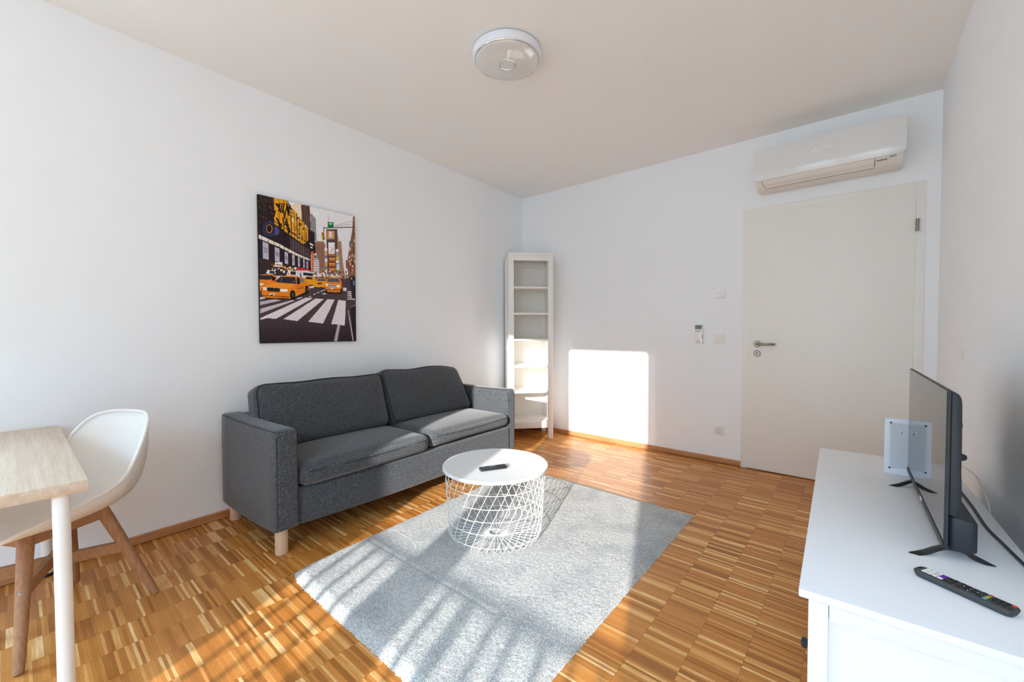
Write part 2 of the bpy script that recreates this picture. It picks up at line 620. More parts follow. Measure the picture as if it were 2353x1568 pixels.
hd = hd.build('door_handle', 'steel', dr)
ks = MB(); ks.lathe([(0, 0.008), (0.022, 0.008), (0.0255, 0.005), (0.0265, 0)], 32, mat=Matrix.Translation((2.4535, -0.020, 0.955)) @ ry)
ks = ks.build('keyhole_rosette', 'steel', dr)
kh = MB()
kh.lathe([(0, 0.0086), (0.0040, 0.0086), (0.0040, 0.006)], 16, mat=Matrix.Translation((2.453, -0.020, 0.9592)) @ ry)
kh.box(2.4507, 2.4553, -0.0286, -0.026, 0.947, 0.958)
kh.build('keyhole', 'void', ks)
for i, hz in enumerate((1.843, 0.32)):
    hg = MB()
    hg.tube([(3.3775, -0.026, hz - 0.041), (3.3775, -0.026, hz - 0.001)], 0.0082, 16)
    hg.tube([(3.3775, -0.026, hz + 0.001), (3.3775, -0.026, hz + 0.041)], 0.0082, 16)
    hg.build('hinge', 'steel', dr)

# balcony outside, whose railing throws the striped shadow
b = MB(); b.box(-1.5, 6.5, -6.40, YF - WT - 0.002, -0.22, -0.06)
S1(b.build('balcony_floor', 'concrete'))
RY = -6.22
rl = struct('balcony_railing')
r_ = MB(); r_.box(0.0, 5.2, RY - 0.016, RY + 0.016, 1.006, 1.030, 0.004)
r_.build('top_rail', 'paint_grey', rl)
r_ = MB(); r_.box(0.0, 5.2, RY - 0.015, RY + 0.015, 0.06, 0.09, 0.004)
r_.build('bottom_rail', 'paint_grey', rl)
for s_ in (-0.29, -0.17, -0.055, 0.064, 0.182, 0.298, 0.417, 0.53, 0.64, 0.74, 1.01, 1.11, 1.235, 1.35, 1.46, 1.58):
    x = sunx(s_, RY)
    p = MB(); p.box(x - 0.012, x + 0.012, RY - 0.009, RY + 0.009, -0.06, 1.008)
    p.build('baluster', 'paint_grey', rl)
x = sunx(0.865, RY)
p = MB(); p.box(x - 0.026, x + 0.026, RY - 0.025, RY + 0.025, -0.06, 1.0)
p.build('post', 'paint_grey', rl)
for i in (0, 2):       # the sky seen through each pane: portals that only guide light sampling
    pl = bpy.data.lights.new('sky_portal', 'AREA')
    pl.shape = 'RECTANGLE'
    pl.size, pl.size_y = PX[i + 1] - PX[i], TOP
    pl.cycles.is_portal = True
    po = bpy.data.objects.new('sky_portal', pl)
    po.location = ((PX[i] + PX[i + 1]) / 2, YF - WT - 0.01, TOP / 2)
    po.rotation_euler = (R(90), 0, 0)
    COL.objects.link(po)

pl = bpy.data.lights.new('sky_portal', 'AREA')
pl.shape = 'RECTANGLE'
pl.size, pl.size_y = WY1 - WY0, WZ1 - WZ0
pl.cycles.is_portal = True
po = bpy.data.objects.new('sky_portal', pl)
po.location = (0.0, (WY0 + WY1) / 2, (WZ0 + WZ1) / 2)
po.rotation_euler = (R(90), 0, R(-90))
COL.objects.link(po)

# ------------------------------------------------------------------ sofa
RZ = -G                                   # furniture along the sofa wall is turned with it
def wall_xy(d, y):
    return (G * y + d, y, 0.0)


def pillow(lx, ly, lz, r, bx=0.0, by=0.0, bz=0.0, n=18, seed=0, lump=0.0, warp=None):
    """soft cushion centred on the origin; bx / by / bz: how far each pair of faces swells"""
    bm = bmesh.new()
    bmesh.ops.create_cube(bm, size=2)
    bmesh.ops.subdivide_edges(bm, edges=list(bm.edges), cuts=n, use_grid_fill=True)
    h = Vector((lx / 2, ly / 2, lz / 2))
    rr = np.random.RandomState(seed)
    ph = rr.rand(6) * 6.28
    for v in bm.verts:
        u = v.co.copy()
        # concentrate the grid near the edges
        p = Vector([math.copysign(abs(c) ** 0.8, c) * hh for c, hh in zip(u, h)])
        core = Vector([max(-(hh - r), min(hh - r, c)) for c, hh in zip(p, h)])
        d = p - core
        if d.length > 1e-9:
            p = core + d.normalized() * r
        fx, fy, fz = 1 - min(1, abs(u.x)) ** 2.4, 1 - min(1, abs(u.y)) ** 2.4, 1 - min(1, abs(u.z)) ** 2.4
        p.x += math.copysign(bx * fy * fz, u.x) * (abs(u.x) > 0.3)
        p.y += math.copysign(by * fx * fz, u.y) * (abs(u.y) > 0.3)
        p.z += math.copysign(bz * fx * fy, u.z) * (abs(u.z) > 0.3)
        if lump:
            q = math.sin(u.x * 5 + ph[0]) * math.sin(u.y * 6 + ph[1]) + 0.6 * math.sin(u.y * 13 + ph[2]) * math.sin(u.z * 11 + ph[3])
            p += p.normalized() * lump * q
        if warp:
            p = warp(p)
        v.co = p
    return bm


def mb_from(bm):
    m = MB()
    m.bm.free()
    m.bm = bm
    return m


sofa = thing('sofa', 'charcoal grey fabric two-seat sofa on pale wooden legs against the left wall', 'sofa', wall_xy(0.0, 0.0), RZ)
Y0, Y1 = -3.110, -1.190
AW = 0.108
XB, XF = 0.045, 0.803


def arm_mesh(ya, yb, sign):
    # profile across the arm (y, z) with a rounded top, swept from back to front with a sagging lower hem
    m = MB()
    prof_n = []
    zt = 0.655
    w_ = yb - ya
    top = [(ya, 0.0), (ya - 0.0, zt - 0.035)]
    prof = [(ya, None)]
    r1 = 0.022
    cr = arc(ya + r1, zt - r1, r1, 180, 90, 5) + arc(yb - r1, zt - r1, r1, 90, 0, 5)
    xs = [XB, XB + 0.02] + [XB + 0.02 + (XF - XB - 0.045) * i / 10 for i in range(1, 11)] + [XF - 0.012, XF - 0.003, XF]
    rings = []
    for i, x in enumerate(xs):
        t = (x - XB) / (XF - XB)
        ins = 0.0
        if i == 0:
            ins = 0.012
        if x > XF - 0.02:
            ins = {XF - 0.012: 0.0035, XF - 0.003: 0.010, XF: 0.016}.get(x, 0)
        zb = 0.118 + 0.030 * t ** 3 + 0.010 * (1 - t) ** 4
        yc = (ya + yb) / 2
        sag = 0.006 * math.sin(math.pi * t)
        pts = []
        for (y, z) in [(ya, zb), (ya, zb + 0.18), (ya, zb + 0.36)] + cr + [(yb, zb + 0.36), (yb, zb + 0.18), (yb, zb)]:
            yy = yc + (y - yc) * (1 - 2 * ins / w_)
            zz = z - ins * (1 if z > 0.5 else -0.4)
            if z > 0.5:
                zz -= sag
            else:
                yy += (yy - yc) * 0.05
            pts.append(Vector((x, yy, zz)))
        rings.append([m.bm.verts.new(p) for p in pts])
    k = len(rings[0])
    for A, B in zip(rings, rings[1:]):
        for j in range(k):
            m.bm.faces.new((A[j], A[(j + 1) % k], B[(j + 1) % k], B[j]))
    m.bm.faces.new(rings[0][::-1])
    m.bm.faces.new(rings[-1])
    return m


def arm_seams(ya, yb):
    m = MB()
    zt = 0.655
    for y, zoff in ((ya + 0.003, -0.012), (yb - 0.003, -0.012)):
        m.tube([(XB + 0.02 + (XF - XB - 0.03) * i / 12, y, zt + zoff + 0.004 - 0.006 * math.sin(math.pi * i / 12)) for i in range(13)], 0.0018, 6)
    e = 0.0115
    m.tube([(XF - 0.006, ya + 0.0045, 0.165), (XF - 0.006, ya + 0.0045, zt - 0.040), (XF - 0.006, ya + 0.016, zt - 0.012), (XF - 0.006, yb - 0.016, zt - 0.012), (XF - 0.006, yb - 0.0045, zt - 0.04), (XF - 0.006, yb - 0.0045, 0.17)], 0.0020, 6)
    return m


for (ya, yb) in ((Y0, Y0 + AW), (Y1 - AW + 0.02, Y1)):
    a = arm_mesh(ya, yb, 1).build('arm', 'fabric', sofa, 50)
    arm_seams(ya, yb).build('piping', 'piping', a)
# back and the box under the seat
m = MB(); m.box(XB, 0.165, Y0 + AW - 0.004, Y1 - AW + 0.024, 0.16, 0.645, 0.02, 3)
m.build('back', 'fabric', sofa, 50)
m = MB()
ny = 24
rings = []
for i in range(ny + 1):
    t = i / ny
    y = Y0 + AW - 0.002 + (Y1 - Y0 - 2 * AW + 0.024) * t
    zb = 0.152 - 0.022 * math.sin(math.pi * t) ** 0.8
    xf = XF - 0.004 + 0.006 * math.sin(math.pi * t)
    rings.append([m.bm.verts.new(p) for p in ((0.10, y, zb + 0.03), (xf - 0.01, y, zb), (xf, y, zb + 0.012), (xf + 0.001, y, 0.24), (xf - 0.004, y, 0.325), (xf - 0.02, y, 0.337), (0.10, y, 0.337))])
for A, B in zip(rings, rings[1:]):
    for j in range(7):
        m.bm.faces.new((A[j], A[(j + 1) % 7], B[(j + 1) % 7], B[j]))
m.bm.faces.new(rings[0][::-1]); m.bm.faces.new(rings[-1])
m.build('seat_box', 'fabric', sofa, 40)
m = MB(); m.tube([(XF + 0.001, Y0 + AW + 0.0005, 0.165), (XF + 0.001, Y0 + AW + 0.0005, 0.33)], 0.0025, 6)
m.build('seam', 'piping', sofa)
m = MB(); m.tube([(XF + 0.001, Y1 - AW + 0.0205, 0.165), (XF + 0.001, Y1 - AW + 0.0205, 0.33)], 0.0025, 6)
m.build('seam', 'piping', sofa)
# seat cushions with a seam along the front edge
YM = -2.135
for i, (ya, yb, zt) in enumerate(((Y0 + AW + 0.006, YM - 0.006, 0.452), (YM + 0.008, Y1 - AW + 0.012, 0.456))):
    xa, xb = 0.20, XF + 0.018
    cx, cy = (xa + xb) / 2, (ya + yb) / 2
    z0 = 0.340 if i == 0 else 0.348
    lift = 0.012 * i

    def warp(p, ly=yb - ya, lift=lift, i=i):
        t = (p.x / ((xb - xa) / 2) + 1) / 2
        if p.z < 0:
            p.z += lift * max(0, t - 0.5) * 2 * (0.4 + 0.6 * math.cos(p.y / ly * 3.0) ** 2) * (0.3 if i == 0 else 1)
        return p
    bm = pillow(xb - xa, yb - ya, zt - z0, 0.044, 0.020, 0.004, 0.018, n=20, seed=i + 3, lump=0.0012, warp=warp)
    bmesh.ops.translate(bm, verts=bm.verts, vec=(cx, cy, (z0 + zt) / 2))
    cu = mb_from(bm).build('seat_cushion', 'fabric', sofa, 80)
    s = MB()
    zz = (z0 + zt) / 2 + 0.026
    pts = [(xa + 0.06, ya + 0.001, zz)] + [(xb - 0.11 + 0.03 * k, ya - 0.0005 + 0.0004 * k, zz) for k in range(3)] + [(xb - 0.028, ya + 0.008, zz), (xb - 0.006, ya + 0.030, zz - 0.001)]
    pts += [(xb + 0.0040 + 0.0150 * math.sin(math.pi * t / 10), ya + 0.05 + (yb - ya - 0.10) * t / 10, zz - 0.001 - 0.004 * math.sin(math.pi * t / 10)) for t in range(11)]
    pts += [(xb - 0.006, yb - 0.030, zz - 0.001), (xb - 0.028, yb - 0.008, zz), (xb - 0.07, yb - 0.001, zz), (xa + 0.06, yb - 0.001, zz)]
    s.tube(pts, 0.0026, 6)
    s.build('piping', 'piping', cu)
# back cushions, leaning
for i, (ya, yb, h, dep) in enumerate(((Y0 + AW - 0.018, YM - 0.028, 0.385, 0.165), (YM - 0.010, Y1 - AW - 0.010, 0.405, 0.155))):
    L = yb - ya

    def warp(p, L=L, h=h, i=i):
        u, v = p.y / L, p.z / h            # -0.5 .. 0.5
        if i == 1:
            if u > 0:
                p.y -= max(0, v + 0.5) * 0.085 * (u / 0.5) ** 2
                p.z -= 0.026 * max(0, v) * 2 * (u / 0.5)
            else:
                p.y -= 0.012 * math.sin(3 * v)
            p.z += 0.008 * math.sin(u * 9) * max(0, v) * 2
        else:
            p.z += 0.003 * math.sin(u * 14 + 1) * max(0, v) * 2
            if u < 0:
                p.y += 0.01 * v
        return p
    bm = pillow(dep, L, h, 0.045, 0.020, 0.004, 0.006, n=22, seed=i + 11, lump=0.0014, warp=warp)
    rot = Matrix.Rotation(R(-17 if i == 0 else -19), 4, 'Y')
    place = Matrix.Translation((0.285 + 0.004 * i, (ya + yb) / 2, 0.438 + h / 2)) @ rot
    bmesh.ops.transform(bm, matrix=place, verts=bm.verts)
    cu = mb_from(bm).build('back_cushion', 'fabric', sofa, 80)
    s = MB()
    hx = dep / 2 - 0.014
    pts = []
    for (y, z) in rrect(-L / 2 + 0.008, L / 2 - 0.008, -h / 2 + 0.008, h / 2 - 0.006, 0.05, 6):
        pts.append((y, z))
    # densify the straight runs
    dn = []
    for a_, c_ in zip(pts, pts[1:] + pts[:1]):
        k = max(1, int(math.hypot(c_[0] - a_[0], c_[1] - a_[1]) / 0.05))
        for q in range(k):
            dn.append((a_[0] + (c_[0] - a_[0]) * q / k, a_[1] + (c_[1] - a_[1]) * q / k))
    loop = []
    for (y, z) in dn:
        e = 1.0
        p = warp(Vector((hx, y * 1.004, z * 1.006)))
        loop.append(place @ p)
    s.tube(loop, 0.0030, 6, closed=True)
    s.build('piping', 'piping', cu)
for (x, y) in ((0.713, -3.055), (0.075, -3.050), (0.713, -1.245), (0.075, -1.245)):
    m = MB(); m.lathe([(0, 0.0), (0.0285, 0.0), (0.0305, 0.004), (0.0305, 0.135), (0, 0.135)], 28, (x, y, 0.0))
    lg = m.build('leg', 'beech', sofa)

# ------------------------------------------------------------------ picture on the left wall
cv = thing('canvas_print', 'framed-less canvas print of orange taxis on a city street above the sofa', 'picture', wall_xy(0.0, 0.0), RZ)
cv['label'] = 'tall canvas print of orange taxis on a city street, above the sofa'
CY0, CY1, CZ0, CZ1 = -2.874, -2.192, 1.068, 2.028
m = MB(); m.box(0.002, 0.0215, CY0, CY1, CZ0, CZ1, 0.003)
m.build('stretcher_frame', 'void', cv)


def paint():
    NU, NV = 250, 352
    u = (np.arange(NU) + 0.5) / NU
    v = (np.arange(NV) + 0.5) / NV
    U, V = np.meshgrid(u, v)                      # V downwards
    dst = np.array([(95, 100), (989, 310), (985, 1470), (92, 1478)], float)
    src = np.array([(0, 0), (1, 0), (1, 1), (0, 1)], float)
    A = []
    for (x, y), (X, Y) in zip(src, dst):
        A.append([x, y, 1, 0, 0, 0, -X * x, -X * y]); A.append([0, 0, 0, x, y, 1, -Y * x, -Y * y])
    h = np.append(np.linalg.solve(np.array(A), dst.reshape(-1)), 1).reshape(3, 3)
    Wd = h[2, 0] * U + h[2, 1] * V + h[2, 2]
    X = (h[0, 0] * U + h[0, 1] * V + h[0, 2]) / Wd
    Y = (h[1, 0] * U + h[1, 1] * V + h[1, 2]) / Wd
    img = np.zeros((NV, NU, 3))
    rs = np.random.RandomState(5)

    def mask(poly):
        ins = np.zeros(X.shape, bool)
        n = len(poly)
        j = n - 1
        for i in range(n):
            xi, yi = poly[i]; xj, yj = poly[j]
            if yi != yj:
                c = ((yi > Y) != (yj > Y)) & (X < (xj - xi) * (Y - yi) / (yj - yi) + xi)
                ins ^= c
            j = i
        return ins

    def P(col, *pts, j=0.0):
        k = mask(pts)
        c = np.array(col, float)
        if j:
            f = 1 + j * (rs.rand(*X.shape, 1) - 0.5) * 2
            img[k] = (c * f)[k]
        else:
            img[k] = c

    def Q(col, x0, y0, x1, y1, j=0.0):
        P(col, (x0, y0), (x1, y0), (x1, y1), (x0, y1), j=j)

    def Ln(col, x0, y0, x1, y1, wd):
        dx, dy = x1 - x0, y1 - y0
        l = math.hypot(dx, dy)
        nx, ny = -dy / l * wd / 2, dx / l * wd / 2
        P(col, (x0 + nx, y0 + ny), (x1 + nx, y1 + ny), (x1 - nx, y1 - ny), (x0 - nx, y0 - ny))

    def E(col, cx, cy, rx, ry):
        k = ((X - cx) / rx) ** 2 + ((Y - cy) / ry) ** 2 < 1
        img[k] = col

    img[:] = (222, 221, 224)
    img[:] -= ((Y - 300) * 0.01)[..., None]
    # distant towers
    P((150, 108, 88), (590, 560), (625, 535), (697, 538), (706, 600), (706, 830), (590, 840), j=.12)
    for x in range(632, 705, 12):
        Ln((112, 80, 70), x, 560, x, 790, 4)
    P((200, 160, 125), (795, 440), (825, 470), (838, 520), (838, 640), (795, 640), j=.1)
    P((152, 118, 96), (822, 540), (858, 535), (872, 740), (888, 860), (822, 860), j=.15)
    P((205, 200, 205), (596, 715), (648, 705), (650, 830), (590, 830), j=.15)
    for y in range(725, 830, 22):
        Ln((110, 95, 95), 598, y, 648, y, 5)
    # tall towers behind the left block
    P((228, 206, 178), (425, 185), (492, 192), (492, 370), (400, 225))
    P((98, 72, 66), (490, 195), (570, 212), (578, 450), (495, 370), j=.1)
    for x in (510, 528, 548, 562):
        Ln((60, 44, 44), x, 205, x + 4, 430, 6)
    P((142, 138, 144), (574, 280), (592, 284), (626, 335), (628, 545), (580, 470), j=.08)
    for y in range(300, 540, 14):
        Ln((112, 108, 116), 576, y, 626, y + 20, 4)
    # left block
    P((40, 30, 34), (90, 90), (372, 165), (400, 225), (560, 425), (606, 450), (620, 640), (572, 660), (574, 830), (90, 840), j=.35)
    P((232, 150, 26), (238, 130), (300, 150), (372, 168), (388, 330), (392, 500), (320, 440), (238, 375), j=.18)
    for k in range(26):                                     # dark leaf pattern on the lit panel
        a = rs.rand() * 150 + 240
        yb_ = 170 + rs.rand() * 250
        Ln((38, 24, 16), a, yb_, a - 25 + rs.rand() * 70, yb_ + 40 + rs.rand() * 55, 9 + rs.rand() * 7)
    P((216, 146, 40), (385, 235), (425, 250), (556, 420), (556, 520), (504, 570), (385, 480), j=.3)
    for k in range(40):
        a, c = 395 + rs.rand() * 150, 260 + rs.rand() * 250
        if 230 + (a - 395) * 1.1 < c < 500 + (a - 395) * 0.55:
            Q([(245, 200, 90), (90, 60, 30), (235, 215, 180), (170, 100, 25)][k % 4], a, c, a + 10 + rs.rand() * 14, c + 10 + rs.rand() * 26)
    E((44, 50, 92), 196, 420, 64, 70); E((28, 26, 40), 196, 420, 44, 50)
    E((170, 120, 60), 192, 418, 30, 42); E((30, 24, 32), 192, 418, 22, 33)
    P((70, 78, 130), (240, 385), (285, 400), (280, 470), (245, 480), j=.3)
    for k in range(60):
        a, c = 100 + rs.rand() * 130, 120 + rs.rand() * 240
        E((150, 90, 50), a, c, 3, 3)
    P((84, 66, 70), (385, 495), (500, 570), (560, 610), (560, 690), (385, 610), j=.35)
    P((36, 28, 32), (240, 372), (385, 480), (555, 600), (555, 612), (385, 500), (240, 392))
    # bright band and posters underneath it
    edge = [(92, 470), (180, 512), (285, 560), (365, 605), (450, 650), (560, 698)]
    for (a, c) in zip(edge, edge[1:]):
        P((226, 214, 198), a, c, (c[0], c[1] + 36 - c[0] * 0.03), (a[0], a[1] + 40 - a[0] * 0.03), j=.06)
    for (x0, x1, ya_, yb_) in ((126, 181, 532, 690), (240, 284, 585, 718), (328, 360, 628, 742), (397, 420, 655, 757), (450, 471, 682, 768), (495, 513, 698, 778), (530, 545, 718, 790)):
        P((176, 172, 190), (x0, ya_), (x1, ya_ + (x1 - x0) * .42), (x1, yb_ + (x1 - x0) * .3), (x0, yb_), j=.07)
        for t_ in range(3):
            y_ = ya_ + (yb_ - ya_) * (.38 + .1 * t_)
            Ln((92, 86, 104), x0 + 8, y_, x1 - 6, y_ + (x1 - x0) * .3, 6)
    for x in (123, 184, 238, 286, 328, 364, 396, 424, 449, 472, 496, 516, 533, 552):
        yt = 100 + (x - 92) * 0.235 if x < 372 else 168 + (x - 372) * 1.4
        Ln((26, 20, 24), x, yt, x, 640 + x * 0.28, 6 - x * 0.004)
    for (a, c) in (((92, 250), (560, 560)), ((92, 690), (570, 800))):
        Ln((26, 20, 24), *a, *c, 8)
    # street level of the left block
    P((52, 38, 38), (92, 690), (574, 805), (574, 860), (92, 850), j=.5)
    for k in range(70):
        a = 190 + rs.rand() * 370
        c = 735 + (a - 190) * 0.16 + rs.rand() * 60
        Q([(240, 215, 180), (190, 60, 40), (230, 160, 60), (120, 120, 130), (245, 240, 235)][k % 5], a, c, a + 8 + rs.rand() * 12, c + 5 + rs.rand() * 14)
    Q((235, 225, 215), 238, 728, 305, 768); Ln((60, 40, 40), 245, 748, 300, 755, 8)
    P((205, 45, 32), (440, 775), (566, 800), (566, 820), (440, 800))
    Q((34, 28, 34), 560, 455, 612, 640, j=.25); Ln((225, 225, 225), 566, 555, 596, 575, 14); Ln((225, 225, 225), 570, 590, 590, 598, 12)
    Q((205, 105, 35), 577, 630, 596, 830, j=.15)
    P((215, 215, 220), (600, 655), (630, 648), (630, 702), (600, 706)); E((70, 90, 110), 614, 680, 12, 18)
    # centre tower of billboards
    P((206, 180, 160), (739, 360), (744, 268), (750, 360))
    Q((78, 66, 66), 722, 425, 822, 840, j=.25)
    Q((34, 128, 66), 736, 360, 790, 412); Q((24, 84, 48), 742, 386, 784, 396); Q((220, 235, 225), 748, 372, 778, 380)
    Q((196, 138, 96), 728, 440, 796, 518, j=.08); Q((226, 200, 178), 744, 448, 776, 500)
    Q((228, 226, 232), 738, 548, 797, 655)
    for k in range(12):
        a, c = 748 + rs.rand() * 38, 560 + rs.rand() * 80
        Ln((205, 96, 84), a, c, a + rs.rand() * 16 - 8, c + 16, 4)
    for k, y in enumerate(range(660, 835, 16)):
        Q([(196, 96, 38), (118, 58, 40), (222, 150, 70)][k % 3], 740, y, 801, y + 13, j=.25)
    for k, y in enumerate(range(600, 800, 34)):
        Q([(214, 210, 208), (196, 150, 66), (120, 112, 112)][k % 3], 702, y, 726, y + 28, j=.1)
        Q([(222, 220, 222), (150, 140, 140), (196, 180, 90)][k % 3], 806, y + 10, 834, y + 38, j=.1)
    P((188, 206, 222), (812, 750), (840, 750), (838, 800), (812, 800))
    # right side of the street
    P((120, 84, 62), (962, 440), (974, 300), (990, 300), (990, 880), (912, 880), (918, 690), (940, 560), j=.3)
    for k in range(40):
        a, c = 925 + rs.rand() * 62, 450 + rs.rand() * 380
        if a > 962 - (c - 440) * .2:
            Q([(196, 150, 110), (70, 46, 40), (150, 60, 40), (208, 190, 170)][k % 4], a, c, a + 10, c + 8 + rs.rand() * 24)
    Q((84, 104, 150), 932, 535, 950, 585); Q((140, 70, 60), 900, 714, 920, 790, j=.2)
    # street
    P((74, 58, 62), (92, 960), (330, 900), (570, 868), (880, 862), (990, 900), (990, 1490), (80, 1490), j=.10)
    k = Y > 1240
    img[k] = np.where((img[k] < 120).all(1)[:, None], img[k] * np.clip(1.0 - (Y[k] - 1240) / 620, .6, 1)[:, None] * np.array([.93, .95, 1.0]), img[k])
    for t_ in range(150):
        a, c = 560 + rs.rand() * 360, 812 + rs.rand() * 66
        Q([(60, 46, 50), (200, 160, 110), (220, 215, 215), (150, 70, 50), (100, 90, 96)][t_ % 5], a, c, a + 5 + rs.rand() * 9, c + 5 + rs.rand() * 14)
    wh = (214, 207, 211)
    P(wh, (92, 1245), (520, 1058), (584, 1065), (236, 1254), (160, 1244), (92, 1260), j=.06)
    P(wh, (308, 1256), (612, 1067), (688, 1073), (436, 1276), j=.06)
    P(wh, (538, 1283), (720, 1077), (787, 1082), (676, 1302), j=.06)
    P(wh, (752, 1308), (824, 1084), (893, 1092), (886, 1230), (878, 1325), (800, 1312), j=.07)
    P((190, 180, 186), (92, 1158), (395, 1080), (416, 1086), (92, 1202), j=.07)
    P((180, 170, 176), (92, 1092), (220, 1072), (300, 1080), (92, 1125), j=.1)
    P((196, 188, 192), (92, 1052), (150, 1042), (160, 1056), (92, 1074), j=.1)
    P((176, 160, 166), (775, 1470), (812, 1312), (838, 1312), (806, 1470), j=.06)
    for (a, c) in ((545, 1052), (585, 1032), (622, 1016), (655, 1002), (684, 991)):
        P(wh, (a, c), (a + 20, c - 10), (a + 30, c - 8), (a + 10, c + 4))
    P(wh, (430, 1068), (476, 1052), (486, 1058), (440, 1074))
    for k, y in enumerate(range(1004, 1080, 17)):
        P(wh, (908, y), (948 + k * 7, y + 2), (950 + k * 7, y + 12), (907, y + 9))
    P(wh, (868, 970), (900, 972), (902, 1000), (868, 998)); P(wh, (676, 1020), (720, 1018), (716, 1030), (678, 1030)); P(wh, (556, 955), (600, 948), (600, 968), (556, 972))
    P((40, 30, 36), (985, 1130), (945, 1140), (935, 1200), (960, 1470), (990, 1470), j=.1)
    Ln((176, 160, 166), 922, 1235, 956, 1465, 12); Ln((150, 130, 138), 912, 1180, 924, 1240, 10); Ln((150, 130, 138), 985, 1132, 940, 1150, 7)
    P((44, 34, 40), (928, 868), (986, 862), (986, 1076), (950, 1072), (944, 960), j=.4)
    P((96, 120, 160), (962, 905), (980, 905), (978, 950), (962, 945)); E((190, 140, 120), 950, 885, 8, 10)
    # bus and cars
    P((205, 203, 206), (430, 806), (540, 808), (592, 832), (592, 872), (430, 870), j=.05); P((38, 36, 44), (500, 826), (588, 836), (588, 858), (500, 852)); Ln((60, 58, 66), 470, 830, 480, 868, 10)
    og, dk, wn_c = (222, 124, 30), (30, 22, 24), (44, 40, 50)

    def wheel(x, y, rx, ry):
        E((22, 18, 20), x, y, rx, ry); E((70, 62, 62), x + 2, y, rx * .45, ry * .5)
    # rear cabs
    P((224, 150, 28), (508, 882), (528, 860), (598, 862), (614, 900), (606, 944), (512, 944), j=.05); P(wn_c, (516, 886), (532, 864), (582, 868), (582, 890)); Ln(dk, 515, 940, 605, 945, 7)
    P((228, 146, 26), (594, 968), (600, 905), (628, 878), (700, 878), (718, 905), (716, 968), j=.05); P((84, 84, 96), (622, 904), (634, 884), (700, 884), (708, 908)); Q(dk, 630, 922, 668, 936); Ln(dk, 596, 966, 714, 970, 8)
    # cab at the left edge
    P(og, (90, 842), (205, 836), (262, 868), (244, 912), (120, 958), (90, 1008), j=.05); P(wn_c, (94, 846), (210, 850), (198, 890), (94, 886)); P((226, 224, 222), (152, 832), (170, 797), (238, 804), (242, 838)); P((60, 52, 56), (186, 806), (232, 810), (234, 834), (184, 832)); Q((238, 232, 214), 92, 922, 128, 938)
    P(dk, (206, 850), (246, 872), (226, 905), (204, 892))
    # main cab
    P((26, 20, 22), (130, 1040), (420, 1056), (545, 1000), (540, 1022), (400, 1076), (150, 1066))
    P(og, (108, 1004), (122, 950), (236, 912), (284, 860), (350, 852), (440, 858), (492, 872), (526, 916), (552, 934), (552, 988), (416, 1052), (370, 1066), (150, 1056), (112, 1024), j=.04)
    P((236, 142, 44), (126, 952), (236, 916), (420, 934), (372, 972), (282, 968), (160, 958))
    P(wn_c, (230, 908), (288, 862), (426, 868), (428, 930), (300, 920)); Ln((96, 100, 116), 300, 870, 290, 905, 8); Ln((80, 84, 98), 390, 925, 420, 900, 10)
    P(wn_c, (436, 926), (436, 868), (462, 874), (470, 918)); P((120, 116, 120), (470, 916), (464, 874), (488, 880), (514, 914))
    P(dk, (440, 918), (464, 912), (468, 932), (440, 936))
    P((34, 26, 26), (158, 962), (276, 968), (276, 1002), (164, 994)); E((90, 90, 100), 224, 980, 8, 5)
    P((250, 244, 220), (122, 956), (156, 958), (156, 985), (124, 982)); P((250, 246, 230), (280, 976), (352, 978), (350, 1002), (280, 1002))
    Q((222, 214, 208), 180, 1016, 228, 1042); Ln((90, 60, 60), 188, 1030, 220, 1031, 8)
    Ln((120, 66, 22), 116, 1034, 362, 1052, 10); Ln((150, 84, 26), 430, 960, 548, 950, 4); Ln((80, 44, 20), 440, 976, 500, 966, 6)
    wheel(397, 1032, 26, 44); wheel(530, 984, 17, 38)
    P((230, 226, 224), (340, 850), (362, 804), (440, 812), (434, 858)); P((52, 44, 50), (382, 812), (432, 816), (428, 850), (378, 846)); P((200, 120, 40), (350, 846), (364, 818), (370, 846))
    # cab on the right
    P((26, 20, 22), (700, 1000), (858, 996), (852, 1028), (704, 1022))
    P(og, (698, 945), (706, 900), (728, 872), (836, 874), (856, 918), (858, 992), (846, 1014), (706, 1008), j=.05)
    P((84, 84, 98), (728, 880), (832, 884), (840, 920), (718, 914)); P((226, 196, 120), (770, 858), (796, 858), (796, 872), (768, 872))
    P((206, 196, 190), (732, 938), (806, 944), (804, 966), (732, 960)); Ln((70, 50, 50), 734, 950, 804, 954, 6)
    P((250, 244, 225), (704, 928), (728, 932), (728, 958), (706, 950)); P((250, 244, 225), (808, 944), (842, 944), (838, 968), (808, 966))
    Q((216, 210, 206), 752, 968, 780, 984); wheel(712, 1004, 10, 22); wheel(850, 1002, 10, 26)
    Ln((120, 70, 26), 702, 986, 850, 992, 8)
    # signal on its mast arm
    Ln((66, 54, 54), 690, 413, 990, 406, 8); Ln((120, 110, 112), 800, 392, 988, 346, 3); Ln((120, 110, 112), 800, 398, 988, 374, 3); Ln((66, 54, 54), 697, 408, 697, 452, 6)
    P((204, 142, 34), (674, 456), (700, 446), (710, 520), (684, 530)); E((90, 40, 24), 690, 468, 8, 9); E((110, 80, 24), 693, 490, 8, 9); E((60, 70, 40), 696, 512, 8, 9)
    img[:] = np.clip(img + rs.randn(NV, NU, 1) * 5, 6, 250)
    a = img / 255.0
    lin = np.where(a <= 0.04045, a / 12.92, ((a + 0.055) / 1.055) ** 2.4)
    return NU, NV, lin


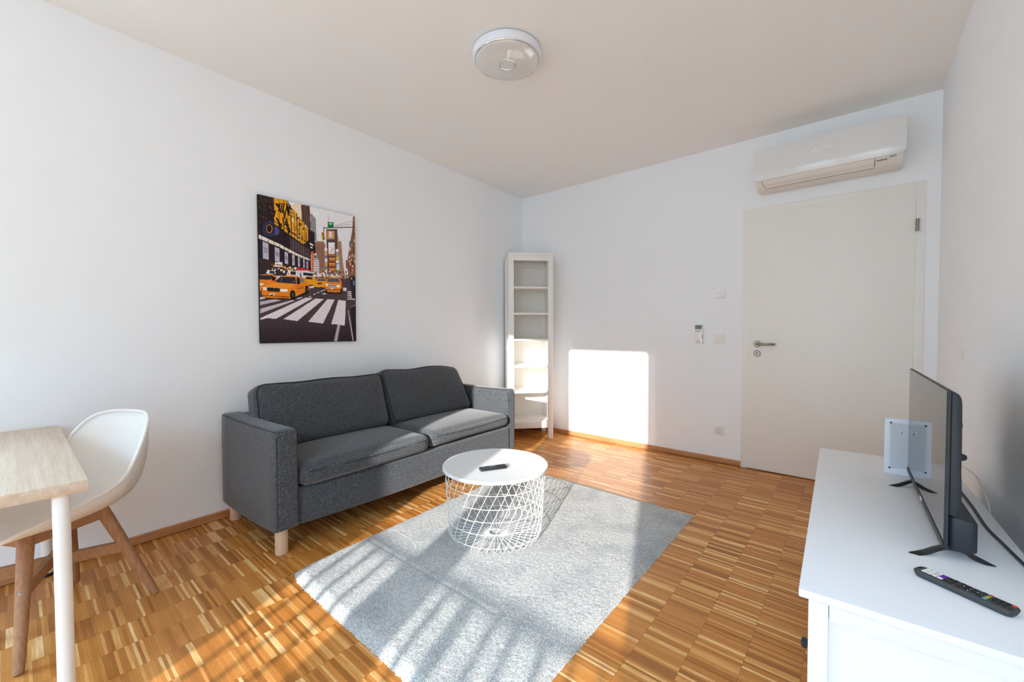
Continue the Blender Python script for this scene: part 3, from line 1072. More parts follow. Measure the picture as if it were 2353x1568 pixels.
NU, NV, lin = paint()
yy = np.linspace(CY0 + 0.0015, CY1 - 0.0015, NU + 1)
zz = np.linspace(CZ1 - 0.0015, CZ0 + 0.0015, NV + 1)
YY, ZZ = np.meshgrid(yy, zz)
vert = np.stack([np.full(YY.shape, 0.0222), YY, ZZ], -1).reshape(-1, 3)
idx = np.arange((NU + 1) * (NV + 1)).reshape(NV + 1, NU + 1)
quad = np.stack([idx[1:, :-1], idx[1:, 1:], idx[:-1, 1:], idx[:-1, :-1]], -1).reshape(-1, 4)
me = bpy.data.meshes.new('printed_picture')
me.vertices.add(len(vert)); me.vertices.foreach_set('co', vert.ravel())
me.loops.add(quad.size); me.loops.foreach_set('vertex_index', quad.ravel().astype(np.int32))
me.polygons.add(len(quad)); me.polygons.foreach_set('loop_start', (np.arange(len(quad)) * 4).astype(np.int32))
me.update()
ca = me.color_attributes.new('print', 'FLOAT_COLOR', 'CORNER')
rgba = np.ones((len(quad), 4, 4), np.float32)
rgba[:, :, :3] = np.minimum(lin.reshape(-1, 1, 3) * 1.22, 0.98)
ca.data.foreach_set('color', rgba.ravel())
mp = M('printed_canvas', (1, 1, 1), 0.7, spec=0.2)
t = NT(mp)
at = t.n('VertexColor')
at.layer_name = 'print'
t.l(at.outputs[0], t.b.inputs['Base Color'])
me.materials.append(mp)
o = bpy.data.objects.new('printed_picture', me)
COL.objects.link(o)
o.parent = cv

# ------------------------------------------------------------------ bookcase, standing across the corner
BW, BD, BH = 0.468, 0.37, 1.953
th = R(47.5)
fl_ = Vector((0.617 - 0.468 * math.cos(th), -0.255 - 0.468 * math.sin(th), 0))
bc = thing('bookcase', 'tall narrow white bookcase with empty shelves set across the corner', 'bookcase', fl_, th)
pw = 0.052
m = MB(); m.box(-0.006, BW + 0.006, -0.006, BD, BH - 0.022, BH, 0.003)
m.build('top_panel', 'case', bc)
for x0 in (0, BW - pw):
    for y0, y1 in ((0, 0.040), (BD - 0.03, BD)):
        p = MB(); p.box(x0, x0 + pw, y0, y1, 0, BH - 0.022, 0.0025)
        p.build('post', 'case', bc)
for x0 in (0.006, BW - 0.020):
    p = MB()
    p.box(x0, x0 + 0.014, 0.038, BD - 0.028, 0.12, BH - 0.024)
    xx = 0.002 if x0 < 0.1 else BW - 0.022
    for z0, z1 in ((0.105, 0.165), (0.930, 0.985), (BH - 0.085, BH - 0.022)):
        p.box(xx, xx + 0.020, 0.039, BD - 0.029, z0, z1, 0.002)
    p.build('side_panel', 'case', bc)
p = MB(); p.box(0.02, BW - 0.02, BD - 0.022, BD - 0.014, 0.10, BH - 0.024)
p.build('back_panel', 'case', bc)
p = MB(); p.box(0.1845, 0.1860, BD - 0.0228, BD - 0.020, 0.185, BH - 0.024)
p.build('back_groove', 'acbody', bc)
p = MB(); p.box(pw - 0.002, BW - pw + 0.002, 0.004, 0.026, BH - 0.078, BH - 0.022, 0.002)
p.build('front_rail', 'case', bc)
p = MB(); p.box(pw - 0.002, BW - pw + 0.002, 0.004, 0.026, 0.118, 0.185, 0.002)
p.build('bottom_rail', 'case', bc)
p = MB(); p.box(pw - 0.03, BW - pw + 0.03, BD - 0.045, BD - 0.022, BH - 0.105, BH - 0.05, 0.002)
p.build('back_rail', 'case', bc)
for z in (1.606, 1.333, 1.058, 0.779, 0.507, 0.188):
    p = MB(); p.box(0.021, BW - 0.021, 0.014 if z > 0.3 else 0.026, BD - 0.024, z - 0.020, z, 0.0018)
    for x in (pw,):
        pass
    p.build('shelf', 'case', bc)

# ------------------------------------------------------------------ rug
def rug():
    nx, ny = 200, 276
    c = [(1.045, -3.090), (2.345, -3.100), (2.327, -1.228), (0.945, -1.212)]
    rs = np.random.RandomState(3)
    u = np.linspace(0, 1, nx + 1); v = np.linspace(0, 1, ny + 1)
    U, V = np.meshgrid(u, v)
    Xc = (1 - U) * (1 - V) * c[0][0] + U * (1 - V) * c[1][0] + U * V * c[2][0] + (1 - U) * V * c[3][0]
    Yc = (1 - U) * (1 - V) * c[0][1] + U * (1 - V) * c[1][1] + U * V * c[2][1] + (1 - U) * V * c[3][1]
    d = np.minimum(np.minimum(U, 1 - U) * 1.3, np.minimum(V, 1 - V) * 1.87)
    Z = 0.0185 * np.clip(d / 0.045, 0, 1) ** 0.75 + rs.randn(*U.shape) * 0.0007
    # soft undulations left by feet and folds
    for k in range(60):
        cx, cy, r, a = rs.rand(), rs.rand(), 0.02 + 0.07 * rs.rand(), rs.randn() * 0.0007
        Z += a * np.exp(-(((U - cx) * 1.3) ** 2 + ((V - cy) * 1.87) ** 2) / r ** 2)
    # the fold mark across the rug and the lifted near corner
    f = V - (0.215 + 0.01 * U)
    Z += np.where(U < 0.75, -0.0035 * np.exp(-(f / 0.0035) ** 2) + 0.0012 * np.exp(-((f - 0.010) / 0.010) ** 2), 0)
    Z = np.maximum(Z, 0.0015)
    jit = rs.randn(*U.shape) * 0.0008
    edge = (U == 0) | (U == 1) | (V == 0) | (V == 1)
    Xc = Xc + jit + np.where((U == 0) | (U == 1), rs.randn(*U.shape) * 0.0014, 0)
    Yc = Yc + rs.randn(*U.shape) * 0.0008 + np.where((V == 0) | (V == 1), rs.randn(*U.shape) * 0.0018, 0)
    # rounded near left corner
    q = np.exp(-((U / 0.05) ** 2 + (V / 0.04) ** 2))
    Xc += 0.018 * q; Yc += 0.02 * q
    Z = np.where(edge, 0.0008, Z)
    vert = np.stack([Xc, Yc, Z], -1).reshape(-1, 3)
    idx = np.arange((nx + 1) * (ny + 1)).reshape(ny + 1, nx + 1)
    quad = np.stack([idx[:-1, :-1], idx[:-1, 1:], idx[1:, 1:], idx[1:, :-1]], -1).reshape(-1, 4)
    me = bpy.data.meshes.new('rug')
    me.from_pydata(vert.tolist(), [], quad.tolist())
    me.polygons.foreach_set('use_smooth', [True] * len(me.polygons))
    me.materials.append(MAT['rug'])
    o = bpy.data.objects.new('rug', me)
    COL.objects.link(o)
    o['label'] = 'light grey short-pile rug lying on the parquet under the wire table'
    o['category'] = 'rug'
    return o


rug()

# ------------------------------------------------------------------ wire coffee table
TC = (1.556, -2.194)
TZ = 0.022
ct = thing('coffee_table', 'round white coffee table with a wire basket base on the grey rug', 'table', (TC[0], TC[1], TZ))
RT, HT = 0.290, 0.390


def table_top():
    m = MB()
    bm = m.bm
    n = 96
    sl_c = Vector((1.563 - TC[0], -2.207 - TC[1]))
    ax = Vector((0.05, 0.998)).normalized()       # long axis of the finger slot
    bx = Vector((ax.y, -ax.x))
    hl, hw = 0.050, 0.0125
    slot = []
    ns = 24
    for k in range(ns):
        a = 2 * math.pi * k / ns
        e = ax * (math.copysign(hl, math.cos(a)) + hw * math.cos(a)) + bx * (hw * math.sin(a))
        slot.append(sl_c + e)
    prof = [(RT - 0.010, HT - 0.0015), (RT - 0.003, HT - 0.0005), (RT, HT - 0.004), (RT, HT - 0.016), (RT - 0.002, HT - 0.017), (RT - 0.004, HT - 0.016), (RT - 0.005, HT - 0.006)]
    rings = []
    for r, z in prof:
        rings.append([bm.verts.new((r * math.cos(2 * math.pi * k / n), r * math.sin(2 * math.pi * k / n), z)) for k in range(n)])
    for A, B in zip(rings, rings[1:]):
        for k in range(n):
            bm.faces.new((A[k], A[(k + 1) % n], B[(k + 1) % n], B[k]))
    for z, outer in ((HT - 0.0015, rings[0]), (HT - 0.006, rings[-1])):
        sv = [bm.verts.new((p.x, p.y, z)) for p in slot]
        ed = []
        for ring in (outer, sv):
            for a_, b_ in zip(ring, ring[1:] + ring[:1]):
                e = bm.edges.get((a_, b_)) or bm.edges.new((a_, b_))
                ed.append(e)
        bmesh.ops.triangle_fill(bm, use_beauty=True, use_dissolve=False, edges=ed)
        if z == HT - 0.0015:
            top_s = sv
        else:
            low = [bm.verts.new((p.x, p.y, HT - 0.021)) for p in slot]
            for k in range(ns):
                bm.faces.new((top_s[k], top_s[(k + 1) % ns], low[(k + 1) % ns], low[k]))
    return m


table_top().build('tabletop', 'lacquer', ct, 30)
WR = 0.00155


def rad(z):
    return 0.252 + (0.276 - 0.252) * min(1, max(0, z) / 0.38)


NW = 36
for k in range(NW):
    a0 = 2 * math.pi * k / NW
    pts = []
    tw = R(40)
    for r in (0.036, 0.10, 0.17, 0.215):
        pts.append((r * math.cos(a0), r * math.sin(a0), WR + 0.0))
    for j in range(1, 5):                           # bend up into the side
        q = R(90 * j / 5)
        r = 0.215 + 0.036 * math.sin(q)
        z = WR + 0.030 * (1 - math.cos(q))
        a = a0 + tw * z / 0.372
        pts.append((r * math.cos(a), r * math.sin(a), z))
    for j in range(1, 9):
        z = 0.030 + (0.372 - 0.030) * j / 8
        a = a0 + tw * z / 0.372
        r = rad(z)
        pts.append((r * math.cos(a), r * math.sin(a), z))
    m = MB(); m.tube(pts, WR, 6)
    m.build('wire', 'metal', ct)
for z in (0.043, 0.112, 0.178, 0.243, 0.313, 0.372):
    m = MB()
    r = rad(z) + 2 * WR * (0 if z > 0.36 else 1) * 0.9
    m.tube([(r * math.cos(2 * math.pi * k / 72), r * math.sin(2 * math.pi * k / 72), z) for k in range(72)], WR, 6, closed=True)
    m.build('ring', 'metal', ct)
m = MB(); m.tube([(0.036 * math.cos(2 * math.pi * k / 40), 0.036 * math.sin(2 * math.pi * k / 40), WR * 2.4) for k in range(40)], WR * 1.3, 6, closed=True)
m.build('base_ring', 'metal', ct)

# slim remote on the coffee table
rp, rq = Vector((1.575, -2.345, 0)), Vector((1.650, -2.205, 0))
dv = (rq - rp)
rm = thing('streaming_remote', 'small slim black remote control lying on the round white coffee table', 'remote control', ((rp.x + rq.x) / 2, (rp.y + rq.y) / 2, TZ + HT - 0.0005), math.atan2(dv.y, dv.x))
Lr = 0.146
m = MB(); m.box(-Lr / 2, Lr / 2, -0.019, 0.019, 0.0, 0.016, 0.005, 3)
m.build('body', 'black', rm)
m = MB(); m.lathe([(0, 0.0170), (0.012, 0.0170), (0.013, 0.0155)], 24, (-0.035, 0, 0))
m.build('navigation_ring', 'dark', rm)
m = MB(); m.lathe([(0, 0.0176), (0.006, 0.0174), (0.0065, 0.016)], 20, (-0.035, 0, 0))
m.build('centre_button', 'key', rm)
for (x, y, c) in ((-0.062, 0.008, 'grey'), (-0.062, -0.008, 'dark'), (-0.052, 0.0, 'grey'), (-0.016, 0.010, 'grey'), (-0.016, 0.0, 'dark'), (-0.016, -0.010, 'grey'), (-0.004, 0.010, 'dark'), (-0.004, 0.0, 'grey'), (-0.004, -0.010, 'dark'), (0.008, 0.006, 'grey'), (0.008, -0.006, 'grey')):
    m = MB(); m.lathe([(0, 0.0172), (0.003, 0.017), (0.0036, 0.0155)], 14, (x, y, 0))
    m.build('button', c, rm)

# ------------------------------------------------------------------ dining table
dt = thing('dining_table', 'pale oak topped table with white round metal legs against the left wall', 'table', (0, 0, 0))
TTOP = 0.700
m = MB(); m.mesh([(0.158, -3.764, TTOP - 0.034), (1.311, -3.757, TTOP - 0.034), (1.311, -4.36, TTOP - 0.034), (0.170, -4.36, TTOP - 0.034),
                  (0.158, -3.764, TTOP), (1.311, -3.757, TTOP), (1.311, -4.36, TTOP), (0.170, -4.36, TTOP)],
                 [(0, 1, 2, 3), (4, 5, 6, 7), (0, 1, 5, 4), (1, 2, 6, 5), (2, 3, 7, 6), (3, 0, 4, 7)])
bmesh.ops.bevel(m.bm, geom=list(m.bm.edges), offset=0.0012, segments=2, profile=0.5, affect='EDGES')
m.build('tabletop', 'oaktop', dt, 30)
for (x, y) in ((1.284, -3.812), (0.186, -3.816), (1.262, -4.31), (0.200, -4.31)):
    m = MB(); m.lathe([(0, 0.018), (0.0192, 0.018), (0.0192, TTOP - 0.0342), (0, TTOP - 0.0342)], 32, (x, y, 0))
    lg = m.build('leg', 'metal', dt)
    f = MB(); f.lathe([(0, 0), (0.0180, 0), (0.0198, 0.004), (0.0198, 0.018), (0, 0.018)], 32, (x, y, 0))
    f.build('foot', 'rubber', lg)

# ------------------------------------------------------------------ chair
# local x = to the sitter's right side of the picture, local y = where the chair faces
chair = thing('dining_chair', 'white plastic shell chair on brown wooden legs pushed under the oak table', 'chair', (0.656, -3.820, 0), math.atan2(-0.874, 0.487))
# in this frame: +x forward (f), +y to the chair's own left (l)
RIMH = [(-0.290, 0.000, 0.803), (-0.284, 0.070, 0.803), (-0.266, 0.135, 0.798), (-0.235, 0.195, 0.776), (-0.190, 0.236, 0.715), (-0.145, 0.256, 0.640), (-0.095, 0.268, 0.570), (-0.030, 0.272, 0.533), (0.050, 0.270, 0.513), (0.130, 0.264, 0.498), (0.200, 0.248, 0.480), (0.250, 0.212, 0.458), (0.272, 0.150, 0.440), (0.280, 0.075, 0.432), (0.282, 0.0, 0.430)]


RIMH = [(x - 0.022, y * 0.82, 0.4165 + (z - 0.43) * 0.973) for x, y, z in RIMH]


def catmull(P, per):
    out = []
    n = len(P)
    for i in range(n - 1):
        p0, p1, p2, p3 = P[max(0, i - 1)], P[i], P[i + 1], P[min(n - 1, i + 2)]
        for k in range(per):
            t_ = k / per
            out.append(tuple(0.5 * ((2 * b_) + (-a_ + c_) * t_ + (2 * a_ - 5 * b_ + 4 * c_ - d_) * t_ ** 2 + (-a_ + 3 * b_ - 3 * c_ + d_) * t_ ** 3) for a_, b_, c_, d_ in zip(p0, p1, p2, p3)))
    out.append(P[-1])
    return out


half = catmull(RIMH, 4)
rim = half + [(x, -y, z) for x, y, z in half[-2:0:-1]]
nR = len(rim)
SC = Vector((0.015, 0.0, 0.410))
m = MB()
prev = None
rows = 16
cv_ = m.bm.verts.new(SC)
for j in range(1, rows + 1):
    r = j / rows
    ring = []
    for (x, y, z) in rim:
        k = max(0.0, min(1.0, (z - 0.43) / 0.37))
        # plan: fast outwards, then up: the higher the rim, the squarer the bowl
        gq = math.sin(r * math.pi / 2) ** (1.0 - 0.28 * k)
        e = 2.2 + 1.1 * k
        hq = r ** e
        px_ = SC.x + (x - SC.x) * gq
        py_ = SC.y + (y - SC.y) * gq
        pz = SC.z + (z - SC.z) * hq
        if x > 0.1:
            pz += 0.016 * math.sin(math.pi * min(1, r)) * (x - 0.1) / 0.18
        ring.append(m.bm.verts.new((px_, py_, pz)))
    if prev is None:
        for i in range(nR):
            m.bm.faces.new((cv_, ring[i], ring[(i + 1) % nR]))
    else:
        for i in range(nR):
            m.bm.faces.new((prev[i], ring[i], ring[(i + 1) % nR], prev[(i + 1) % nR]))
    prev = ring
bmesh.ops.recalc_face_normals(m.bm, faces=m.bm.faces)
sh = m.build('seat_shell', 'shell', chair, 80)
sm_ = sh.modifiers.new('thickness', 'SOLIDIFY')
sm_.thickness = 0.006
sm_.offset = 0.0
e = MB(); e.tube(rim, 0.0075, 8, closed=True)
e.build('rim', 'shell', sh)
LB, LT, LZ = 0.223, (0.118, 0.090), 0.408
tops, bots = {}, {}
for sxn in (-1, 1):
    for syn in (-1, 1):
        bpt = Vector((LB * sxn, LB * syn, 0.0))
        tpt = Vector((LT[0] * sxn, LT[1] * syn, LZ))
        tops[sxn, syn], bots[sxn, syn] = tpt, bpt
        N_ = 10
        m = MB()
        m.tube([bpt + (tpt - bpt) * (i / N_) + Vector((0, 0, 0.003 if i == 0 else 0)) for i in range(N_ + 1)], [0.0132] + [0.0146 + 0.0086 * (i / N_) for i in range(1, N_)] + [0.0215], 14)
        m.build('leg', 'walnut', chair)
CRZ = 0.235
for sxn in (-1, 1):
    for syn in (-1, 1):
        t_ = CRZ / LZ
        p = bots[sxn, syn] + (tops[sxn, syn] - bots[sxn, syn]) * t_
        c = Vector((0.0, 0.0, CRZ + 0.004))
        d = (p - c).normalized()
        m = MB(); m.bar(c + d * 0.004, p - d * 0.008, 0.021, 0.043)
        m.build('stretcher', 'walnut_h', chair)
        bd = Vector((d.x, d.y, 0)).normalized()
        bo = MB(); bo.lathe([(0, 0.004), (0.006, 0.0035), (0.0075, 0.001), (0.0075, -0.006)], 18, mat=Matrix.Translation(p + bd * 0.0165) @ bd.to_track_quat('Z', 'Y').to_matrix().to_4x4())
        bo.build('bolt', 'bolt', chair)
ks_ = [(-1, 1), (1, 1), (1, -1), (-1, -1)]
for a_, b_ in zip(ks_, ks_[1:] + ks_[:1]):
    p, q = tops[a_].copy(), tops[b_].copy()
    p.z = q.z = 0.388
    p = bots[a_] + (tops[a_] - bots[a_]) * (0.388 / LZ)
    q = bots[b_] + (tops[b_] - bots[b_]) * (0.388 / LZ)
    d = (q - p).normalized()
    m = MB(); m.bar(p + d * 0.016, q - d * 0.016, 0.020, 0.034)
    m.build('seat_rail', 'walnut_h', chair)

# ------------------------------------------------------------------ media bench on the right
BZ = 0.550
BRZ = math.atan2(0.049, -1.455)           # along its length
ang = math.atan2(2.998 - 2.949, 2.738 - 1.283)      # lean of the front edge
tb = thing('tv_bench', 'long low white wooden bench with panelled end and dark knobs, along the right wall', 'bench', (2.998, -2.738, 0), ang)
# local frame: origin at the near front corner of the top, +x towards the wall, +y towards the door wall
BL, BDp = 1.456, 0.462
m = MB(); m.box(0, BDp, 0, BL, BZ - 0.0195, BZ, 0.003, 2)
m.build('top_panel', 'stain', tb, 30)
P0 = 0.018
for x0 in (P0, BDp - 0.055):
    for y0 in (P0, BL - P0 - 0.042):
        m = MB(); m.box(x0, x0 + 0.037, y0, y0 + 0.042, 0, BZ - 0.0222, 0.002)
        m.build('post', 'stain', tb)
for y0, s_ in ((P0, 1), (BL - P0 - 0.020, -1)):
    m = MB()
    ye = y0 + 0.004
    m.box(P0 + 0.0384, BDp - 0.0562, ye, ye + 0.020, BZ - 0.066, BZ - 0.0225, 0.0015)
    m.box(P0 + 0.0375, BDp - 0.0555, ye, ye + 0.020, 0.10, 0.15, 0.0015)
    m.box(P0 + 0.035, BDp - 0.054, ye + 0.013, ye + 0.019, 0.14, BZ - 0.060)
    m.build('end_panel', 'stain', tb)
m = MB(); m.box(P0 + 0.030, BDp - 0.02, P0 + 0.03, BL - P0 - 0.03, 0.10, 0.12)
m.build('bottom_board', 'stain', tb)
m = MB(); m.box(BDp - 0.034, BDp - 0.026, P0 + 0.03, BL - P0 - 0.03, 0.10, BZ - 0.0215)
m.build('back_panel', 'stain', tb)
m = MB(); m.box(P0 + 0.004, P0 + 0.024, P0 + 0.0425, BL - P0 - 0.0425, BZ - 0.062, BZ - 0.0215, 0.0015)
m.build('front_rail', 'stain', tb)
ya, yb = P0 + 0.046, BL - P0 - 0.046
for i in range(2):
    y0 = ya + (yb - ya) * i / 2 + 0.002
    y1 = ya + (yb - ya) * (i + 1) / 2 - 0.002
    m = MB(); m.box(P0 + 0.002, P0 + 0.022, y0, y1, 0.125, 0.325, 0.002)
    dw = m.build('drawer', 'stain', tb)
    for yk in ((y0 + 0.20), (y1 - 0.20)):
        k = MB(); k.lathe([(0.006, 0), (0.006, 0.008), (0.013, 0.014), (0.015, 0.020), (0.011, 0.026), (0, 0.028)], 24, mat=Matrix.Translation((P0 + 0.002, yk, 0.262)) @ Matrix.Rotation(R(-90), 4, 'Y'))
        k.build('knob', 'dark', dw)
    m = MB(); m.box(P0 + 0.02, BDp - 0.04, y0 + 0.3, y0 + 0.31, 0.335, 0.336)
    m.bm.free()
m = MB(); m.box(P0 + 0.006, BDp - 0.036, P0 + 0.03, BL - P0 - 0.03, 0.330, 0.346)
m.build('shelf', 'stain', tb)

# ------------------------------------------------------------------ television
ta = Vector((3.252, -1.590, 0)); tn = Vector((3.272, -2.352, 0))
tdir = (ta - tn)
TVL = tdir.length
tv = thing('television', 'thin black flat-screen television standing near the back edge of the white bench', 'television', (tn.x, tn.y, BZ), math.atan2(tdir.y, tdir.x) - math.pi / 2)
# local: origin at the near lower front corner, +x towards the wall, +y along the screen away from the camera
Z0, Z1 = 0.027, 0.441
m = MB(); m.box(0.0008, 0.0085, 0, TVL, Z0, Z1, 0.0008, 1)
m.build('panel', 'dark', tv)
m = MB(); m.box(0.0, 0.0012, 0.0015, TVL - 0.0015, Z0 + 0.018, Z1 - 0.002)
m.build('screen', 'screen', tv)
m = MB(); m.box(-0.0020, 0.0012, 0.0, TVL, Z0, Z0 + 0.0175, 0.0008, 1)
bz = m.build('bezel', 'black', tv)
m = MB(); m.prism([(0.018, 0), (0.022, 0.003), (0.022, 0.006), (0.018, 0.009), (-0.018, 0.009), (-0.022, 0.006), (-0.022, 0.003), (-0.018, 0)], lambda u, v, w_: (w_, TVL / 2 + u, Z0 + 0.005 + v), -0.0026, -0.0019)
m.build('badge', 'silver', bz)
# rear housing: upper shell and the deeper box at the bottom
m = MB()
m.prism([(0.0085, Z0 + 0.09), (0.0085, Z1 - 0.004), (0.016, Z1 - 0.005), (0.023, Z1 - 0.010), (0.0275, Z1 - 0.020), (0.029, Z1 - 0.036), (0.030, 0.300), (0.030, 0.230), (0.032, 0.180), (0.031, 0.145), (0.024, Z0 + 0.085)], lambda u, v, w_: (u, w_, v), 0.004, TVL - 0.004, bev=0.003)
m.build('rear_shell', 'dark', tv, 45)
m = MB()
pl_ = rrect(0.0085, 0.064, 0.010, TVL - 0.010, 0.016, 6)
m.prism(pl_, lambda u, v, w_: (u, v, w_), Z0 - 0.002, 0.112, bev=0.0045)
bmz = m.bm
for v in bmz.verts:                     # the top of the box slopes down to the back
    if v.co.z > 0.09:
        v.co.z -= max(0, v.co.x - 0.030) * 0.25
m.build('rear_box', 'dark', tv, 45)
m = MB(); m.lathe([(0, 0.014), (0.006, 0.012), (0.010, 0.004), (0.012, 0)], 18, mat=Matrix.Translation((0.033, 0.05, 0.262)) @ Matrix.Rotation(R(90), 4, 'Y'))
m.build('joystick_boss', 'dark', tv)
m = MB(); m.box(0.030, 0.040, 0.10, TVL - 0.10, 0.14, 0.335, 0.002)
m.build('rear_cover', 'black', tv)
m = MB(); m.box(0.036, 0.050, 0.13, 0.16, 0.325, 0.34, 0.002)
m.build('mount_stud', 'black', tv)
for yk, sc in ((0.024, 1.0), (TVL - 0.125, 1.0)):
    # splayed foot: two blades meeting under the panel
    m = MB()
    tp = catmull([(-0.066, 0.0010, -0.036), (-0.040, 0.0085, -0.021), (-0.014, 0.0205, -0.007), (0.008, 0.0275, 0.0), (0.040, 0.0275, 0.002), (0.062, 0.0175, 0.001), (0.098, 0.0008, 0.006)], 5)
    bt = catmull([(-0.046, 0.0, -0.036), (-0.026, 0.0045, -0.021), (-0.006, 0.0140, -0.007), (0.010, 0.0205, 0.0), (0.038, 0.0205, 0.002), (0.055, 0.0090, 0.001), (0.080, 0.0, 0.006)], 5)
    ver, fac = [], []
    nn = len(tp)
    for i, ((x, z, yo), (x2, z2, yo2)) in enumerate(zip(tp, bt)):
        hw = 0.0030 + 0.0045 * math.sin(math.pi * i / (nn - 1))
        for (xx, zz_) in ((x, max(z, 0.0012) + 0.0004), (x2, max(z2, 0.0))):
            for wdt in (-hw, hw):
                ver.append((xx, yk + yo + wdt, zz_))
    for i in range(nn - 1):
        a_ = i * 4; b_ = a_ + 4
        fac += [(a_, a_ + 1, b_ + 1, b_), (a_ + 2, b_ + 2, b_ + 3, a_ + 3), (a_, b_, b_ + 2, a_ + 2), (a_ + 1, a_ + 3, b_ + 3, b_ + 1)]
    fac += [(0, 2, 3, 1), (len(ver) - 4, len(ver) - 3, len(ver) - 1, len(ver) - 2)]
    m.mesh(ver, fac)
    m.build('foot', 'black', tv, 50)

# black mains lead running off the bench
lead = MB()
lp = [(3.352, -1.62, BZ + 0.055), (3.384, -1.70, BZ + 0.012), (3.395, -1.85, BZ + 0.0042), (3.397, -2.03, BZ + 0.0042), (3.408, -2.135, BZ + 0.0042), (3.418, -2.22, BZ + 0.0042), (3.427, -2.29, BZ + 0.0044), (3.444, -2.37, BZ + 0.004), (3.464, -2.43, BZ - 0.012), (3.472, -2.47, BZ - 0.10), (3.472, -2.50, BZ - 0.25)]
lead.tube(catmull(lp, 4), 0.0036, 8)
o = lead.build('power_cable', 'black', None)
o['label'] = 'black power cable trailing from behind the television over the bench edge'
o['category'] = 'cable'

# ------------------------------------------------------------------ router with a perforated back
ro = thing('network_router', 'pale upright router with a perforated back panel behind the television', 'router', (3.182, -1.574, BZ), R(0.5))
RW, RHh, RD = 0.122, 0.231, 0.022
m = MB()
m.prism(rrect(0, RW, 0.0, RHh, 0.006, 5), lambda u, v, w_: (u, w_, v), 0.0, RD, bev=0.0025)
m.build('case', 'router', ro, 40)
hn = 0
xs_ = np.linspace(0.019, RW - 0.019, 17)
zs_ = np.linspace(0.030, RHh - 0.022, 34)
pg = MB(); pg.box(0.012, RW - 0.012, -0.0012, 0.002, 0.022, RHh - 0.014, 0.0008, 1)
pgo = pg.build('back_panel', 'router', ro)
ho = MB()
for j, z in enumerate(zs_):
    for i, x in enumerate(xs_):
        xx = x + (0.0026 if j % 2 else 0)
        if xx > RW - 0.018 or (abs(xx - 0.052) < 0.009 and abs(z - 0.176) < 0.010):
            continue
        n = 6
        ho.mesh([(xx + 0.00155 * math.cos(6.283 * k / n), -0.0013, z + 0.00155 * math.sin(6.283 * k / n)) for k in range(n)], [tuple(range(n))])
ho_o = ho.build('vent_holes', 'grey', pgo)
ho_o['kind'] = 'stuff'
for (x, z) in ((0.016, 0.026), (RW - 0.016, 0.026), (0.018, RHh - 0.018), (RW - 0.018, RHh - 0.018)):
    m = MB(); m.lathe([(0, 0.0022), (0.0030, 0.0022), (0.0036, 0.0)], 16, mat=Matrix.Translation((x, -0.0012, z)) @ Matrix.Rotation(R(90), 4, 'X'))
    m.build('screw', 'black', ro)
m = MB(); m.prism([(0.046, 0.169), (0.058, 0.169), (0.058, 0.174), (0.0555, 0.178), (0.0545, 0.184), (0.0495, 0.184), (0.0485, 0.178), (0.046, 0.174)], lambda u, v, w_: (u, w_, v), -0.0016, -0.0010)
m.build('keyhole_slot', 'mark', ro)
m = MB(); m.prism([(0.0485, 0.171), (0.0555, 0.171), (0.0535, 0.176), (0.053, 0.181), (0.051, 0.181), (0.0505, 0.176)], lambda u, v, w_: (u, w_, v), -0.0019, -0.0015)
m.build('keyhole_shadow_gap', 'grey', ro)
# thin white lead looping behind the bench
m = MB()
m.tube(catmull([(3.308, -1.556, BZ + 0.040), (3.360, -1.46, BZ + 0.048), (3.415, -1.47, BZ + 0.050), (3.433, -1.585, BZ + 0.052), (3.436, -1.70, BZ + 0.042), (3.437, -1.775, BZ + 0.016), (3.442, -1.795, BZ - 0.03), (3.450, -1.80, BZ - 0.20), (3.455, -1.80, BZ - 0.36)], 5), 0.0028, 8)
o = m.build('data_cable', 'cable', None)
o['label'] = 'thin white cable looping from the router down behind the bench'
o['category'] = 'cable'

# ------------------------------------------------------------------ television remote
q0, q1 = Vector((3.2115, -2.480, 0)), Vector((3.3585, -2.572, 0))
dv = q1 - q0
RL = 0.170
tr = thing('tv_remote', 'long black remote control with coloured buttons on the front of the white bench', 'remote control', ((q0.x + q1.x) / 2, (q0.y + q1.y) / 2, BZ), math.atan2(dv.y, dv.x))
m = MB()
m.prism(rrect(-RL / 2, RL / 2, -0.0205, 0.0205, 0.0125, 6), lambda u, v, w_: (u, v, w_), 0.0, 0.0165, bev=0.0042)
for v in m.bm.verts:
    if v.co.z < 0.006:
        v.co.x *= 0.965; v.co.y *= 0.86
m.build('body', 'remote', tr, 50)
ZT = 0.0163


def btn(x, y, lx, ly_, mat, r=0.0016, h=0.0014):
    m_ = MB()
    m_.prism(rrect(x - lx / 2, x + lx / 2, y - ly_ / 2, y + ly_ / 2, r, 3), lambda u, v, w_: (u, v, w_), ZT - 0.001, ZT + h)
    return m_.build('button', mat, tr)


